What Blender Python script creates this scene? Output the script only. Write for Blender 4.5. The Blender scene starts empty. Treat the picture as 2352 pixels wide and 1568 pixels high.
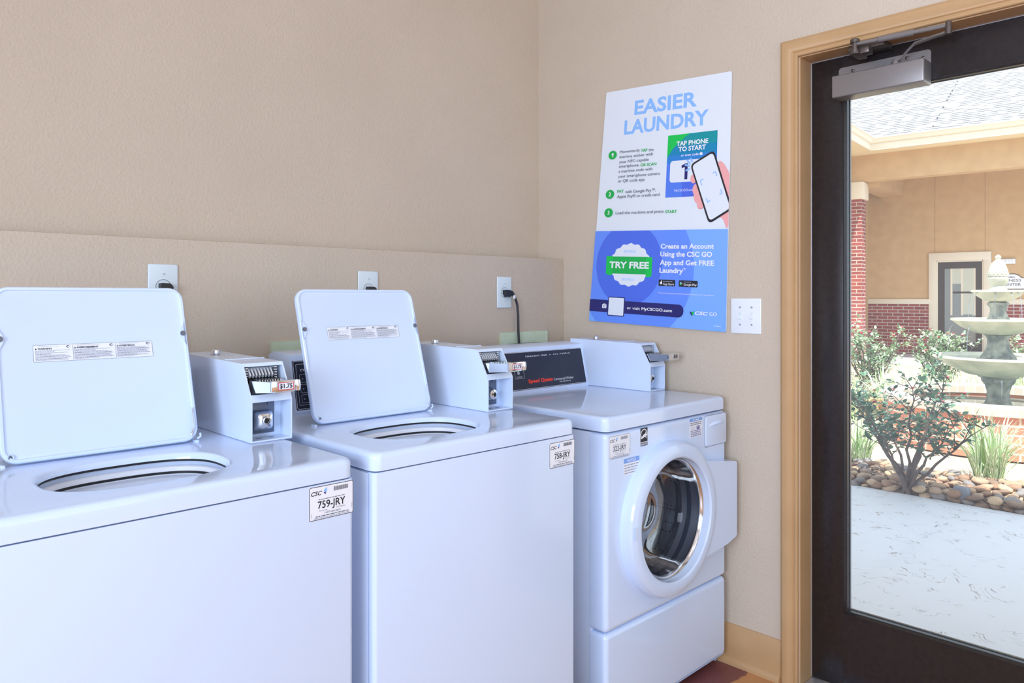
import bpy, bmesh, math, random
from mathutils import Vector, Matrix
from mathutils.geometry import tessellate_polygon

# ------------------------------------------------------------------ camera, world, sun, area lights, exposure
C = bpy.context.scene.collection
SC = bpy.context.scene
PI = math.pi
cam_d = bpy.data.cameras.new('camera')
cam = bpy.data.objects.new('camera', cam_d)
C.objects.link(cam)
cam.location = (-2.4499, -2.1826, 1.3208)
cam.rotation_euler = (PI / 2, 0, -math.radians(44.3411))
cam_d.sensor_width = 36.0
cam_d.lens = 1708.1178 / 2352 * 36.0
cam_d.shift_y = (681.5006 - 784) / 2352
cam_d.clip_start = 0.05
cam_d.clip_end = 200
SC.camera = cam
SC.view_settings.view_transform = 'Standard'
SC.view_settings.look = 'None'
SC.view_settings.gamma = 1.0
SC.view_settings.use_curve_mapping = False
SC.view_settings.exposure = 0.0
SC.cycles.use_denoising = True
SC.cycles.max_bounces = 10
SC.cycles.diffuse_bounces = 5
SC.cycles.glossy_bounces = 4
SC.cycles.transparent_max_bounces = 12
SC.cycles.sample_clamp_indirect = 4.0
SC.cycles.caustics_reflective = False
SC.cycles.caustics_refractive = False

W = bpy.data.worlds.new('world')
SC.world = W
W.use_nodes = True
_bg = W.node_tree.nodes['Background']
_bg.inputs['Color'].default_value = (0.74, 0.87, 1.0, 1)
_bg.inputs['Strength'].default_value = 2.4


def add_light(name, kind, loc, aim, energy, color, size=None, size_y=None):
    d = bpy.data.lights.new(name, kind)
    d.energy = energy
    d.color = color
    if kind == 'AREA':
        d.shape = 'RECTANGLE'
        d.size = size
        d.size_y = size_y
    o = bpy.data.objects.new(name, d)
    C.objects.link(o)
    o.location = loc
    o.rotation_euler = Vector(aim).to_track_quat('-Z', 'Y').to_euler()
    return o


sun = add_light('sun', 'SUN', (0, 0, 10), (0.34, 0.30, -0.89), 9.0, (1.0, 0.96, 0.89))
sun.data.angle = math.radians(0.6)
add_light('window_daylight', 'AREA', (-2.2, -5.05, 1.65), (0, 1, 0.0), 3, (0.58, 0.77, 1.0), 3.6, 2.3)
side = add_light('side_window_daylight', 'AREA', (-4.92, -2.9, 1.75), (1, 0.16, 0.0), 87, (0.69, 0.80, 1.0), 2.4, 1.7)
side.data.spread = math.radians(115)
add_light('ceiling_fill_front', 'AREA', (-1.6, -3.4, 3.22), (0, 0, -1), 4, (0.84, 0.90, 1.0), 1.25, 0.6)  # added fill light under the ceiling, stands for no known fixture
add_light('ceiling_fill_back', 'AREA', (-1.2, -1.9, 3.22), (0, 0, -1), 3, (0.84, 0.90, 1.0), 1.25, 0.6)  # second added fill, also without a fixture


# ------------------------------------------------------------------ materials
def s2l(c):
    return c / 12.92 if c <= 0.04045 else ((c + 0.055) / 1.055) ** 2.4


def rgb(r, g, b):
    return (s2l(r / 255), s2l(g / 255), s2l(b / 255), 1)


def mat(name, col, rough=0.5, metal=0.0, spec=0.5, coat=0.0):
    m = bpy.data.materials.new(name)
    m.use_nodes = True
    p = m.node_tree.nodes['Principled BSDF']
    p.inputs['Base Color'].default_value = col
    p.inputs['Roughness'].default_value = rough
    p.inputs['Metallic'].default_value = metal
    p.inputs['Specular IOR Level'].default_value = spec
    p.inputs['Coat Weight'].default_value = coat
    p.inputs['Coat Roughness'].default_value = 0.05
    return m


def nodes(m):
    nt = m.node_tree
    return nt, nt.nodes['Principled BSDF'], (lambda t: nt.nodes.new(t)), nt.links.new


def noise_mat(name, c1, c2, scale, rough=0.6, bump=0.0, bscale=None, detail=4, spec=0.4, lo=0.35, hi=0.65, vec='Object', bdist=0.01, stretch=None):
    m = mat(name, c1, rough, 0, spec)
    nt, p, N, L = nodes(m)
    tc = N('ShaderNodeTexCoord')
    src = tc.outputs[vec]
    if stretch:
        mp = N('ShaderNodeMapping')
        mp.inputs['Scale'].default_value = stretch
        L(src, mp.inputs['Vector'])
        src = mp.outputs['Vector']
    n = N('ShaderNodeTexNoise')
    n.inputs['Scale'].default_value = scale
    n.inputs['Detail'].default_value = detail
    L(src, n.inputs['Vector'])
    r = N('ShaderNodeValToRGB')
    r.color_ramp.elements[0].position = lo
    r.color_ramp.elements[0].color = c1
    r.color_ramp.elements[1].position = hi
    r.color_ramp.elements[1].color = c2
    L(n.outputs['Fac'], r.inputs['Fac'])
    L(r.outputs['Color'], p.inputs['Base Color'])
    if bump:
        n2 = N('ShaderNodeTexNoise')
        n2.inputs['Scale'].default_value = bscale or scale
        n2.inputs['Detail'].default_value = 3
        L(src, n2.inputs['Vector'])
        b = N('ShaderNodeBump')
        b.inputs['Strength'].default_value = bump
        b.inputs['Distance'].default_value = bdist
        L(n2.outputs['Fac'], b.inputs['Height'])
        L(b.outputs['Normal'], p.inputs['Normal'])
    return m


def brick_mat(name, c1, c2, mortar, bw, bh, msize, rough=0.85, radial=None):
    m = mat(name, c1, rough, 0, 0.2)
    nt, p, N, L = nodes(m)
    tc = N('ShaderNodeTexCoord')
    sx = N('ShaderNodeSeparateXYZ')
    L(tc.outputs['Object'], sx.inputs[0])
    cb = N('ShaderNodeCombineXYZ')
    if radial:
        at = N('ShaderNodeMath')
        at.operation = 'ARCTAN2'
        L(sx.outputs['Y'], at.inputs[0])
        L(sx.outputs['X'], at.inputs[1])
        mu = N('ShaderNodeMath')
        mu.operation = 'MULTIPLY'
        mu.inputs[1].default_value = radial
        L(at.outputs[0], mu.inputs[0])
        L(mu.outputs[0], cb.inputs['X'])
    else:
        ad = N('ShaderNodeMath')
        L(sx.outputs['X'], ad.inputs[0])
        L(sx.outputs['Y'], ad.inputs[1])
        L(ad.outputs[0], cb.inputs['X'])
    L(sx.outputs['Z'], cb.inputs['Y'])
    t = N('ShaderNodeTexBrick')
    t.inputs['Scale'].default_value = 1.0
    t.inputs['Color1'].default_value = c1
    t.inputs['Color2'].default_value = c2
    t.inputs['Mortar'].default_value = mortar
    t.inputs['Mortar Size'].default_value = msize
    t.inputs['Brick Width'].default_value = bw
    t.inputs['Row Height'].default_value = bh
    t.inputs['Bias'].default_value = -0.2
    L(cb.outputs[0], t.inputs['Vector'])
    L(t.outputs['Color'], p.inputs['Base Color'])
    b = N('ShaderNodeBump')
    b.inputs['Strength'].default_value = 0.5
    b.inputs['Distance'].default_value = 0.005
    b.invert = True
    L(t.outputs['Fac'], b.inputs['Height'])
    L(b.outputs['Normal'], p.inputs['Normal'])
    return m


def pane_mat(name, tint, gloss, rough=0.0, haze=0.0):
    m = bpy.data.materials.new(name)
    m.use_nodes = True
    nt = m.node_tree
    nt.nodes.remove(nt.nodes['Principled BSDF'])
    N = nt.nodes.new
    t = N('ShaderNodeBsdfTransparent')
    t.inputs['Color'].default_value = tint
    g = N('ShaderNodeBsdfGlossy')
    g.inputs['Roughness'].default_value = rough
    lw = N('ShaderNodeFresnel')
    lw.inputs['IOR'].default_value = 1.45
    mu = N('ShaderNodeMath')
    mu.operation = 'MULTIPLY'
    mu.inputs[1].default_value = gloss
    mx = N('ShaderNodeMixShader')
    L = nt.links.new
    L(lw.outputs[0], mu.inputs[0])
    L(mu.outputs[0], mx.inputs['Fac'])
    L(t.outputs[0], mx.inputs[1])
    L(g.outputs[0], mx.inputs[2])
    out = mx.outputs[0]
    if haze:  # pale diffuse share that paints a veil of hazy light into the pane
        df = N('ShaderNodeBsdfDiffuse')
        df.inputs['Color'].default_value = (0.85, 0.88, 0.92, 1)
        m2 = N('ShaderNodeMixShader')
        m2.inputs['Fac'].default_value = haze
        L(out, m2.inputs[1])
        L(df.outputs[0], m2.inputs[2])
        out = m2.outputs[0]
    L(out, nt.nodes['Material Output'].inputs['Surface'])
    return m


M = {}
M['wall'] = noise_mat('tan_orange_peel_paint', rgb(199, 185, 168), rgb(202, 188, 171), 3.0, 0.6, 0.55, 120, bdist=0.004, spec=0.35)
M['ceiling'] = noise_mat('ceiling_paint', rgb(228, 222, 214), rgb(232, 226, 218), 4, 0.8)
M['trim'] = noise_mat('tan_gloss_trim', rgb(186, 150, 108), rgb(192, 156, 114), 6, 0.35, spec=0.5)
M['white'] = mat('white_enamel', rgb(208, 225, 252), 0.10, 0, 0.5)
M['white_side'] = mat('white_enamel_side', rgb(212, 227, 250), 0.28, 0, 0.5)
M['white_plastic'] = mat('white_plastic', rgb(230, 234, 242), 0.35)
M['tubgrey'] = mat('pale_grey_tub_plastic', rgb(196, 208, 228), 0.35)
M['black'] = mat('black_rubber', rgb(22, 24, 28), 0.5)
M['seam'] = mat('seam_shadow_gap', rgb(140, 156, 190), 0.7)
M['chrome'] = mat('chrome', (0.80, 0.83, 0.88, 1), 0.14, 1.0)
M['chutesteel'] = mat('bright_satin_steel', (0.74, 0.78, 0.85, 1), 0.3, 0.45)
M['steel'] = mat('brushed_steel', (0.55, 0.56, 0.58, 1), 0.32, 1.0)
M['lockplate'] = mat('dull_grey_steel', (0.17, 0.20, 0.27, 1), 0.45, 0.7)
M['panel'] = noise_mat('navy_black_panel', rgb(38, 42, 58), rgb(41, 45, 62), 40, 0.4)
M['ink'] = mat('black_ink', rgb(28, 30, 40), 0.5)
M['inkgrey'] = mat('grey_ink', rgb(150, 155, 170), 0.6)
M['inkdark'] = mat('dark_grey_ink', rgb(92, 96, 110), 0.6)
M['paper'] = mat('white_label_paper', rgb(232, 236, 246), 0.45)
M['red'] = mat('red_ink', rgb(236, 64, 44), 0.5)
M['redborder'] = mat('red_border_ink', rgb(205, 60, 75), 0.5)
M['whiteink'] = mat('white_ink', rgb(236, 238, 244), 0.5)
M['noticeblue'] = mat('notice_blue', rgb(120, 165, 235), 0.5)
M['purple'] = mat('purple_ink', rgb(92, 80, 150), 0.5)
# poster inks
M['p_white'] = mat('poster_white', rgb(226, 234, 244), 0.4)
M['p_sky'] = mat('poster_sky_blue', rgb(140, 190, 252), 0.4)
M['p_green'] = mat('poster_green', rgb(20, 176, 80), 0.4)
M['p_green2'] = mat('poster_bright_green', rgb(10, 196, 84), 0.4)
M['p_teal'] = mat('poster_teal', rgb(4, 148, 158), 0.4)
M['p_tealblue'] = mat('poster_teal_blue', rgb(10, 134, 182), 0.4)
M['p_mid'] = mat('poster_mid_teal_blue', rgb(40, 130, 208), 0.4)
M['p_blue'] = mat('poster_blue', rgb(82, 128, 236), 0.4)
M['p_blue2'] = mat('poster_royal_blue', rgb(76, 108, 226), 0.4)
M['p_low'] = mat('poster_mid_blue', rgb(102, 146, 248), 0.4)
M['p_light'] = mat('poster_light_blue', rgb(124, 176, 254), 0.4)
M['p_circle'] = mat('poster_circle_blue', rgb(78, 112, 228), 0.4)
M['p_circle2'] = mat('poster_ring_blue', rgb(104, 140, 244), 0.4)
M['p_navy'] = mat('poster_navy', rgb(36, 38, 110), 0.4)
M['p_text'] = mat('poster_text_slate', rgb(70, 74, 94), 0.4)
M['p_skin'] = mat('poster_pink', rgb(240, 172, 172), 0.4)
M['p_skin2'] = mat('poster_dark_pink', rgb(226, 150, 152), 0.4)
M['p_black'] = mat('poster_black', rgb(36, 38, 48), 0.4)
M['p_yellow'] = mat('poster_yellow', rgb(245, 200, 60), 0.4)
M['outlet'] = mat('pale_plastic_plate', rgb(214, 226, 232), 0.35)
M['switch'] = mat('white_switch_plastic', rgb(230, 238, 246), 0.3)
M['box'] = noise_mat('aged_pale_plastic', rgb(212, 226, 206), rgb(196, 212, 178), 9, 0.45)
M['olive'] = mat('olive_recess_shade', rgb(64, 66, 44), 0.7)
M['plug'] = mat('black_cord_vinyl', rgb(34, 35, 40), 0.4)
M['door'] = noise_mat('dark_brown_black_paint', rgb(33, 29, 31), rgb(38, 33, 34), 50, 0.27, 0.08, 300, spec=0.5, bdist=0.002)
M['doorglass'] = pane_mat('clear_door_glass', (0.97, 0.985, 0.98, 1), 0.6, 0.0, 0.04)  # last value is the painted haze over the view outside
M['washglass'] = pane_mat('washer_door_glass', (0.84, 0.87, 0.92, 1), 0.35, 0.03)
M['closer'] = mat('grey_bronze_metal_paint', rgb(142, 138, 138), 0.38, 0.55)
M['closerdark'] = mat('dark_bronze_metal', rgb(100, 92, 88), 0.35, 0.7)
M['screw'] = mat('grey_screw', rgb(120, 124, 136), 0.4, 0.7)
M['alu'] = mat('aluminium_threshold', rgb(200, 204, 212), 0.35, 0.6)
M['gasket'] = mat('grey_rubber_gasket', rgb(66, 70, 80), 0.5)


def drum_material():
    m = mat('perforated_drum_steel', (0.34, 0.36, 0.42, 1), 0.36, 0.55)
    nt, p, N, L = nodes(m)
    tc = N('ShaderNodeTexCoord')
    v = N('ShaderNodeTexVoronoi')
    v.inputs['Scale'].default_value = 70
    v.inputs['Randomness'].default_value = 0.15
    L(tc.outputs['Object'], v.inputs['Vector'])
    r = N('ShaderNodeValToRGB')
    r.color_ramp.elements[0].position = 0.16
    r.color_ramp.elements[0].color = (0.03, 0.03, 0.04, 1)
    r.color_ramp.elements[1].position = 0.24
    r.color_ramp.elements[1].color = (0.34, 0.36, 0.42, 1)
    L(v.outputs['Distance'], r.inputs['Fac'])
    L(r.outputs['Color'], p.inputs['Base Color'])
    return m


M['drum'] = drum_material()


def floor_material():
    m = mat('stained_terracotta_tile', rgb(205, 150, 100), 0.35)
    nt, p, N, L = nodes(m)
    tc = N('ShaderNodeTexCoord')
    n = N('ShaderNodeTexNoise')
    n.inputs['Scale'].default_value = 9
    n.inputs['Detail'].default_value = 3
    L(tc.outputs['Object'], n.inputs['Vector'])
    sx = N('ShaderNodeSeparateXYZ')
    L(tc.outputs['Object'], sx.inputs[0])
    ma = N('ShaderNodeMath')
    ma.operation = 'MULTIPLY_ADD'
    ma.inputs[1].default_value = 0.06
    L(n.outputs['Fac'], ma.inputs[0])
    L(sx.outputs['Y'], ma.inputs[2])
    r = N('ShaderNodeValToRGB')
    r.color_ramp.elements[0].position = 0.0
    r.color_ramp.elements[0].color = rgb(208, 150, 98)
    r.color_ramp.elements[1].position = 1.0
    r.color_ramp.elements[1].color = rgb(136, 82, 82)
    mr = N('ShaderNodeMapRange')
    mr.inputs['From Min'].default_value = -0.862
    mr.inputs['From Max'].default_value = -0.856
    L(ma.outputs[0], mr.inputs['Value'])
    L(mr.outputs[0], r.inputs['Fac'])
    mx = N('ShaderNodeMix')
    mx.data_type = 'RGBA'
    mx.blend_type = 'MULTIPLY'
    mx.inputs[0].default_value = 0.25
    L(r.outputs['Color'], mx.inputs[6])
    L(n.outputs['Fac'], mx.inputs[7])
    L(mx.outputs[2], p.inputs['Base Color'])
    return m


M['floor'] = floor_material()


def patio_material():
    m = mat('stamped_pale_concrete', rgb(198, 202, 214), 0.55)
    nt, p, N, L = nodes(m)
    tc = N('ShaderNodeTexCoord')
    d = N('ShaderNodeTexNoise')
    d.inputs['Scale'].default_value = 2.5
    d.inputs['Detail'].default_value = 3
    L(tc.outputs['Object'], d.inputs['Vector'])
    vm = N('ShaderNodeVectorMath')
    vm.operation = 'MULTIPLY_ADD'
    vm.inputs[1].default_value = (0.8, 0.8, 0)
    L(d.outputs['Color'], vm.inputs[0])
    L(tc.outputs['Object'], vm.inputs[2])
    mp = N('ShaderNodeMapping')
    mp.inputs['Scale'].default_value = (8.0, 4.0, 1)
    L(vm.outputs[0], mp.inputs['Vector'])
    n = N('ShaderNodeTexNoise')
    n.inputs['Scale'].default_value = 1.6
    n.inputs['Detail'].default_value = 5
    L(mp.outputs[0], n.inputs['Vector'])
    s = N('ShaderNodeMath')
    s.operation = 'SUBTRACT'
    s.inputs[1].default_value = 0.5
    L(n.outputs['Fac'], s.inputs[0])
    a = N('ShaderNodeMath')
    a.operation = 'ABSOLUTE'
    L(s.outputs[0], a.inputs[0])
    r = N('ShaderNodeValToRGB')
    r.color_ramp.elements[0].position = 0.0
    r.color_ramp.elements[0].color = (1, 1, 1, 1)
    r.color_ramp.elements[1].position = 0.012
    r.color_ramp.elements[1].color = (0, 0, 0, 1)
    L(a.outputs[0], r.inputs['Fac'])
    n3 = N('ShaderNodeTexNoise')
    n3.inputs['Scale'].default_value = 9
    L(tc.outputs['Object'], n3.inputs['Vector'])
    r3 = N('ShaderNodeValToRGB')
    r3.color_ramp.elements[0].position = 0.50
    r3.color_ramp.elements[0].color = (0, 0, 0, 1)
    r3.color_ramp.elements[1].position = 0.60
    r3.color_ramp.elements[1].color = (1, 1, 1, 1)
    L(n3.outputs['Fac'], r3.inputs['Fac'])
    mm = N('ShaderNodeMath')
    mm.operation = 'MULTIPLY'
    L(r.outputs['Color'], mm.inputs[0])
    L(r3.outputs['Color'], mm.inputs[1])
    mx = N('ShaderNodeMix')
    mx.data_type = 'RGBA'
    mx.inputs[6].default_value = rgb(200, 203, 214)
    mx.inputs[7].default_value = rgb(112, 98, 92)
    L(mm.outputs[0], mx.inputs[0])
    L(mx.outputs[2], p.inputs['Base Color'])
    return m


M['patio'] = patio_material()


def shingle_material():
    m = mat('grey_shingle', rgb(170, 170, 172), 0.9, 0, 0.2)
    nt, p, N, L = nodes(m)
    tc = N('ShaderNodeTexCoord')
    t = N('ShaderNodeTexBrick')
    t.inputs['Scale'].default_value = 1.0
    t.inputs['Brick Width'].default_value = 60.0
    t.inputs['Row Height'].default_value = 0.105
    t.inputs['Mortar Size'].default_value = 0.015
    L(tc.outputs['Object'], t.inputs['Vector'])
    mp = N('ShaderNodeMapping')
    mp.inputs['Scale'].default_value = (4.2, 9.5, 1)
    L(tc.outputs['Object'], mp.inputs['Vector'])
    n = N('ShaderNodeTexNoise')
    n.inputs['Scale'].default_value = 1.0
    n.inputs['Detail'].default_value = 1
    L(mp.outputs[0], n.inputs['Vector'])
    r = N('ShaderNodeValToRGB')
    r.color_ramp.elements[0].position = 0.40
    r.color_ramp.elements[0].color = (0, 0, 0, 1)
    r.color_ramp.elements[1].position = 0.50
    r.color_ramp.elements[1].color = (1, 1, 1, 1)
    L(n.outputs['Fac'], r.inputs['Fac'])
    mm = N('ShaderNodeMath')
    mm.operation = 'MULTIPLY'
    L(t.outputs['Fac'], mm.inputs[0])
    L(r.outputs['Color'], mm.inputs[1])
    mx = N('ShaderNodeMix')
    mx.data_type = 'RGBA'
    mx.inputs[6].default_value = rgb(148, 149, 152)
    mx.inputs[7].default_value = rgb(58, 58, 64)
    L(mm.outputs[0], mx.inputs[0])
    L(mx.outputs[2], p.inputs['Base Color'])
    return m

M['bed'] = noise_mat('pale_garden_mulch', rgb(206, 192, 170), rgb(168, 150, 128), 30, 0.9, 0.6, 60, bdist=0.02)
M['rock'] = [noise_mat('river_rock_' + n, rgb(*a), rgb(*b), 14, 0.7, 0.2, 40, vec='Object') for n, a, b in (
    ('tan', (178, 152, 128), (150, 124, 102)), ('brown', (142, 116, 98), (114, 94, 80)), ('grey', (140, 134, 132), (116, 110, 110)),
    ('buff', (196, 172, 142), (170, 140, 112)), ('rust', (162, 128, 104), (132, 102, 82)))]
M['slate'] = noise_mat('blue_grey_rock', rgb(132, 136, 148), rgb(112, 116, 128), 8, 0.8)
M['stem'] = noise_mat('grey_brown_stem', rgb(112, 98, 92), rgb(84, 72, 66), 25, 0.8)
M['leaf_dark'] = noise_mat('dark_rose_leaf', rgb(62, 96, 84), rgb(92, 128, 96), 7, 0.45)
M['leaf_light'] = noise_mat('pale_rose_leaf', rgb(160, 186, 150), rgb(208, 222, 196), 7, 0.45)
M['leaf_mid'] = noise_mat('mid_green_rose_leaf', rgb(96, 130, 92), rgb(130, 160, 116), 7, 0.45)
M['bloom'] = mat('crimson_bloom', rgb(190, 50, 74), 0.6)
M['bloompink'] = mat('pink_bloom', rgb(220, 120, 130), 0.6)
M['blade'] = mat('green_grass_blade', rgb(136, 178, 100), 0.5)
M['bladecream'] = mat('cream_grass_stripe', rgb(232, 238, 212), 0.5)
M['stone'] = noise_mat('weathered_cast_stone', rgb(208, 203, 184), rgb(176, 176, 160), 6, 0.75, 0.25, 40)
M['stonedark'] = noise_mat('dark_weathered_stone', rgb(172, 172, 160), rgb(112, 118, 116), 14, 0.8, 0.4, 30)
M['water'] = mat('pool_water', rgb(120, 140, 130), 0.05, 0, 0.6)
M['stream'] = pane_mat('falling_water', (0.9, 0.94, 0.97, 1), 3.0, 0.1)
M['poolbrick'] = brick_mat('orange_pool_brick', rgb(206, 138, 114), rgb(190, 118, 96), rgb(214, 200, 180), 0.21, 0.075, 0.008, radial=0.95)
M['coping'] = brick_mat('pale_coping_brick', rgb(206, 190, 176), rgb(196, 172, 158), rgb(220, 214, 200), 0.10, 5.0, 0.008, radial=0.95)
M['brick'] = brick_mat('red_brick', rgb(156, 84, 78), rgb(124, 66, 66), rgb(190, 178, 170), 0.23, 0.078, 0.009)
M['stucco'] = noise_mat('tan_stucco', rgb(204, 172, 132), rgb(196, 164, 124), 5, 0.9, 0.2, 60)
M['cream'] = mat('cream_paint', rgb(226, 216, 198), 0.6)
M['soffit'] = mat('pale_yellow_paint', rgb(226, 210, 176), 0.6)
M['shingle'] = shingle_material()
M['fardoor'] = mat('dark_bronze_door', rgb(62, 52, 50), 0.4)
M['farglass'] = mat('reflective_door_glass', rgb(120, 122, 118), 0.08, 0, 0.8)
M['palepane'] = mat('pale_pane', rgb(196, 200, 186), 0.5)
M['sandstone'] = noise_mat('sandstone_block', rgb(214, 178, 134), rgb(190, 150, 108), 5, 0.85, 0.3, 20)


# ------------------------------------------------------------------ helpers
def tag(o, label=None, cat=None, group=None, kind=None):
    if label:
        o['label'] = label
    if cat:
        o['category'] = cat
    if group:
        o['group'] = group
    if kind:
        o['kind'] = kind
    return o


def thing(name, label, cat, loc=(0, 0, 0), rotz=0.0, group=None):
    o = bpy.data.objects.new(name, None)
    o.empty_display_size = 0.1
    C.objects.link(o)
    o.location = loc
    o.rotation_euler = (0, 0, rotz)
    return tag(o, label, cat, group)


def rrect(cx, cy, hw, hh, r, n=6):
    pts = []
    r = min(r, hw, hh)
    for k, (sx, sy) in enumerate(((1, 1), (-1, 1), (-1, -1), (1, -1))):
        for i in range(n + 1):
            a = k * PI / 2 + i / n * PI / 2
            pts.append((cx + sx * (hw - r) + r * math.cos(a), cy + sy * (hh - r) + r * math.sin(a)))
    return pts


def circ(cx, cy, r, n=40, ry=None):
    return [(cx + r * math.cos(2 * PI * i / n), cy + (ry or r) * math.sin(2 * PI * i / n)) for i in range(n)]


def superell(cx, cy, a, b, e=2.6, n=96):
    out = []
    for i in range(n):
        t = 2 * PI * i / n
        c, s = math.cos(t), math.sin(t)
        out.append((cx + a * math.copysign(abs(c) ** (2 / e), c), cy + b * math.copysign(abs(s) ** (2 / e), s)))
    return out


def roundpoly(pts, r, n=6):
    out = []
    N = len(pts)
    for i in range(N):
        p0, p1, p2 = Vector(pts[i - 1]), Vector(pts[i]), Vector(pts[(i + 1) % N])
        rr = r[i] if isinstance(r, (list, tuple)) else r
        a, b = (p0 - p1), (p2 - p1)
        k = min(rr, a.length * 0.49, b.length * 0.49)
        A, B = p1 + a.normalized() * k, p1 + b.normalized() * k
        for j in range(n + 1):
            t = j / n
            q = A * (1 - t) ** 2 + p1 * 2 * t * (1 - t) + B * t * t
            out.append((q.x, q.y))
    return out


class MB:
    def __init__(s):
        s.v, s.f, s.m, s.sm = [], [], [], []

    def add(s, vs, fs, mi=0, smooth=False):
        b = len(s.v)
        s.v += [Vector(p) for p in vs]
        for k, f in enumerate(fs):
            s.f.append([b + i for i in f])
            s.m.append(mi[k] if isinstance(mi, list) else mi)
            s.sm.append(smooth[k] if isinstance(smooth, list) else smooth)

    def box(s, x0, x1, y0, y1, z0, z1, bev=0.0, seg=2, mi=0):
        bm = bmesh.new()
        bmesh.ops.create_cube(bm, size=1)
        for v in bm.verts:
            v.co = ((x0 + x1) / 2 + v.co.x * (x1 - x0), (y0 + y1) / 2 + v.co.y * (y1 - y0), (z0 + z1) / 2 + v.co.z * (z1 - z0))
        if bev > 0:
            bmesh.ops.bevel(bm, geom=list(bm.edges), offset=bev, segments=seg, profile=0.5, affect='EDGES')
        s.from_bm(bm, mi)
        return s

    def from_bm(s, bm, mi=0):
        bm.normal_update()
        bm.verts.index_update()
        fs = [[v.index for v in f.verts] for f in bm.faces]
        sm = [max(abs(c) for c in f.normal) < 0.999 for f in bm.faces]
        s.add([v.co.copy() for v in bm.verts], fs, mi, sm)
        bm.free()

    def prism(s, pts, fn, d0, d1, mi=0, mside=None, smooth=False, caps=(1, 1)):
        """extrude the 2D outline along depth; fn(u, v, d) -> 3D"""
        n = len(pts)
        vs = [fn(u, v, d0) for u, v in pts] + [fn(u, v, d1) for u, v in pts]
        s.add(vs, [[i, (i + 1) % n, n + (i + 1) % n, n + i] for i in range(n)], mi if mside is None else mside, smooth)
        if caps[0]:
            s.add([fn(u, v, d0) for u, v in pts], [list(range(n))[::-1]], mi)
        if caps[1]:
            s.add([fn(u, v, d1) for u, v in pts], [list(range(n))], mi)
        return s

    def loft(s, rings, mi=0, smooth=True, cap0=False, cap1=False, closed=True):
        n = len(rings[0])
        vs = [p for r in rings for p in r]
        fs, ms = [], []
        for k in range(len(rings) - 1):
            for i in range(n if closed else n - 1):
                j = (i + 1) % n
                fs.append([k * n + i, k * n + j, (k + 1) * n + j, (k + 1) * n + i])
                ms.append(mi[k] if isinstance(mi, list) else mi)
        s.add(vs, fs, ms, smooth)
        if cap0:
            s.add(rings[0], [list(range(n))[::-1]], ms[0])
        if cap1:
            s.add(rings[-1], [list(range(n))], ms[-1])
        return s

    def lathe(s, prof, c, axis='z', seg=40, mi=0, smooth=True, cap0=False, cap1=False, wob=None):
        rings = []
        for (r, h) in prof:
            ring = []
            for i in range(seg):
                a = 2 * PI * i / seg
                rr = r if wob is None else r * (1 + wob[0] * math.cos(wob[1] * a))
                p, q = rr * math.cos(a), rr * math.sin(a)
                ring.append({'z': (c[0] + p, c[1] + q, c[2] + h), 'y': (c[0] + p, c[1] + h, c[2] + q), 'x': (c[0] + h, c[1] + p, c[2] + q)}[axis])
            rings.append(ring)
        return s.loft(rings, mi, smooth, cap0, cap1)

    def tube(s, pts, rad, seg=8, mi=0, caps=True):
        pts = [Vector(p) for p in pts]
        n = len(pts)
        t = (pts[1] - pts[0]).normalized()
        up = Vector((0, 0, 1)) if abs(t.z) < 0.9 else Vector((1, 0, 0))
        nrm = t.cross(up).normalized()
        rings = []
        for i in range(n):
            t2 = (pts[min(i + 1, n - 1)] - pts[max(i - 1, 0)]).normalized()
            nrm = (nrm - t2 * nrm.dot(t2)).normalized()
            bn = t2.cross(nrm)
            r = rad[i] if isinstance(rad, (list, tuple)) else rad
            rings.append([pts[i] + (nrm * math.cos(2 * PI * k / seg) + bn * math.sin(2 * PI * k / seg)) * r for k in range(seg)])
        return s.loft(rings, mi, True, caps, caps)

    def ball(s, c, r, mi=0, sub=2, sc=(1, 1, 1)):
        bm = bmesh.new()
        bmesh.ops.create_icosphere(bm, subdivisions=sub, radius=r)
        vs = [(c[0] + v.co.x * sc[0], c[1] + v.co.y * sc[1], c[2] + v.co.z * sc[2]) for v in bm.verts]
        bm.verts.index_update()
        s.add(vs, [[v.index for v in f.verts] for f in bm.faces], mi, True)
        bm.free()
        return s

    def plate_hole(s, outer, hole, fn, d, mi=0, flip=False):
        """flat face with a hole"""
        tri = tessellate_polygon([[Vector((u, v, 0)) for u, v in outer], [Vector((u, v, 0)) for u, v in hole]])
        allp = list(outer) + list(hole)
        s.add([fn(u, v, d) for u, v in allp], [list(t)[::-1] if flip else list(t) for t in tri], mi)
        return s

    def build(s, name, mats, parent=None, origin=None, angle=35, label=None):
        me = bpy.data.meshes.new(name)
        o0 = Vector(origin) if origin is not None else (Vector(parent.location) if parent is not None and parent.parent is None and parent.type == 'EMPTY' else Vector((0, 0, 0)))
        me.from_pydata([tuple(p - o0) for p in s.v], [], s.f)
        if not isinstance(mats, list):
            mats = [mats]
        for m in mats:
            me.materials.append(m)
        me.polygons.foreach_set('material_index', s.m)
        me.polygons.foreach_set('use_smooth', s.sm)
        me.update()
        bm = bmesh.new()
        bm.from_mesh(me)
        bmesh.ops.remove_doubles(bm, verts=bm.verts, dist=1e-6)
        bmesh.ops.recalc_face_normals(bm, faces=bm.faces)
        bm.to_mesh(me)
        bm.free()
        me.set_sharp_from_angle(angle=math.radians(angle))
        o = bpy.data.objects.new(name, me)
        C.objects.link(o)
        if parent is not None:
            o.parent = parent
        elif origin is not None:
            o.location = o0
        if label:
            o['label'] = label
        return o


_tcache = {}


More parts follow.
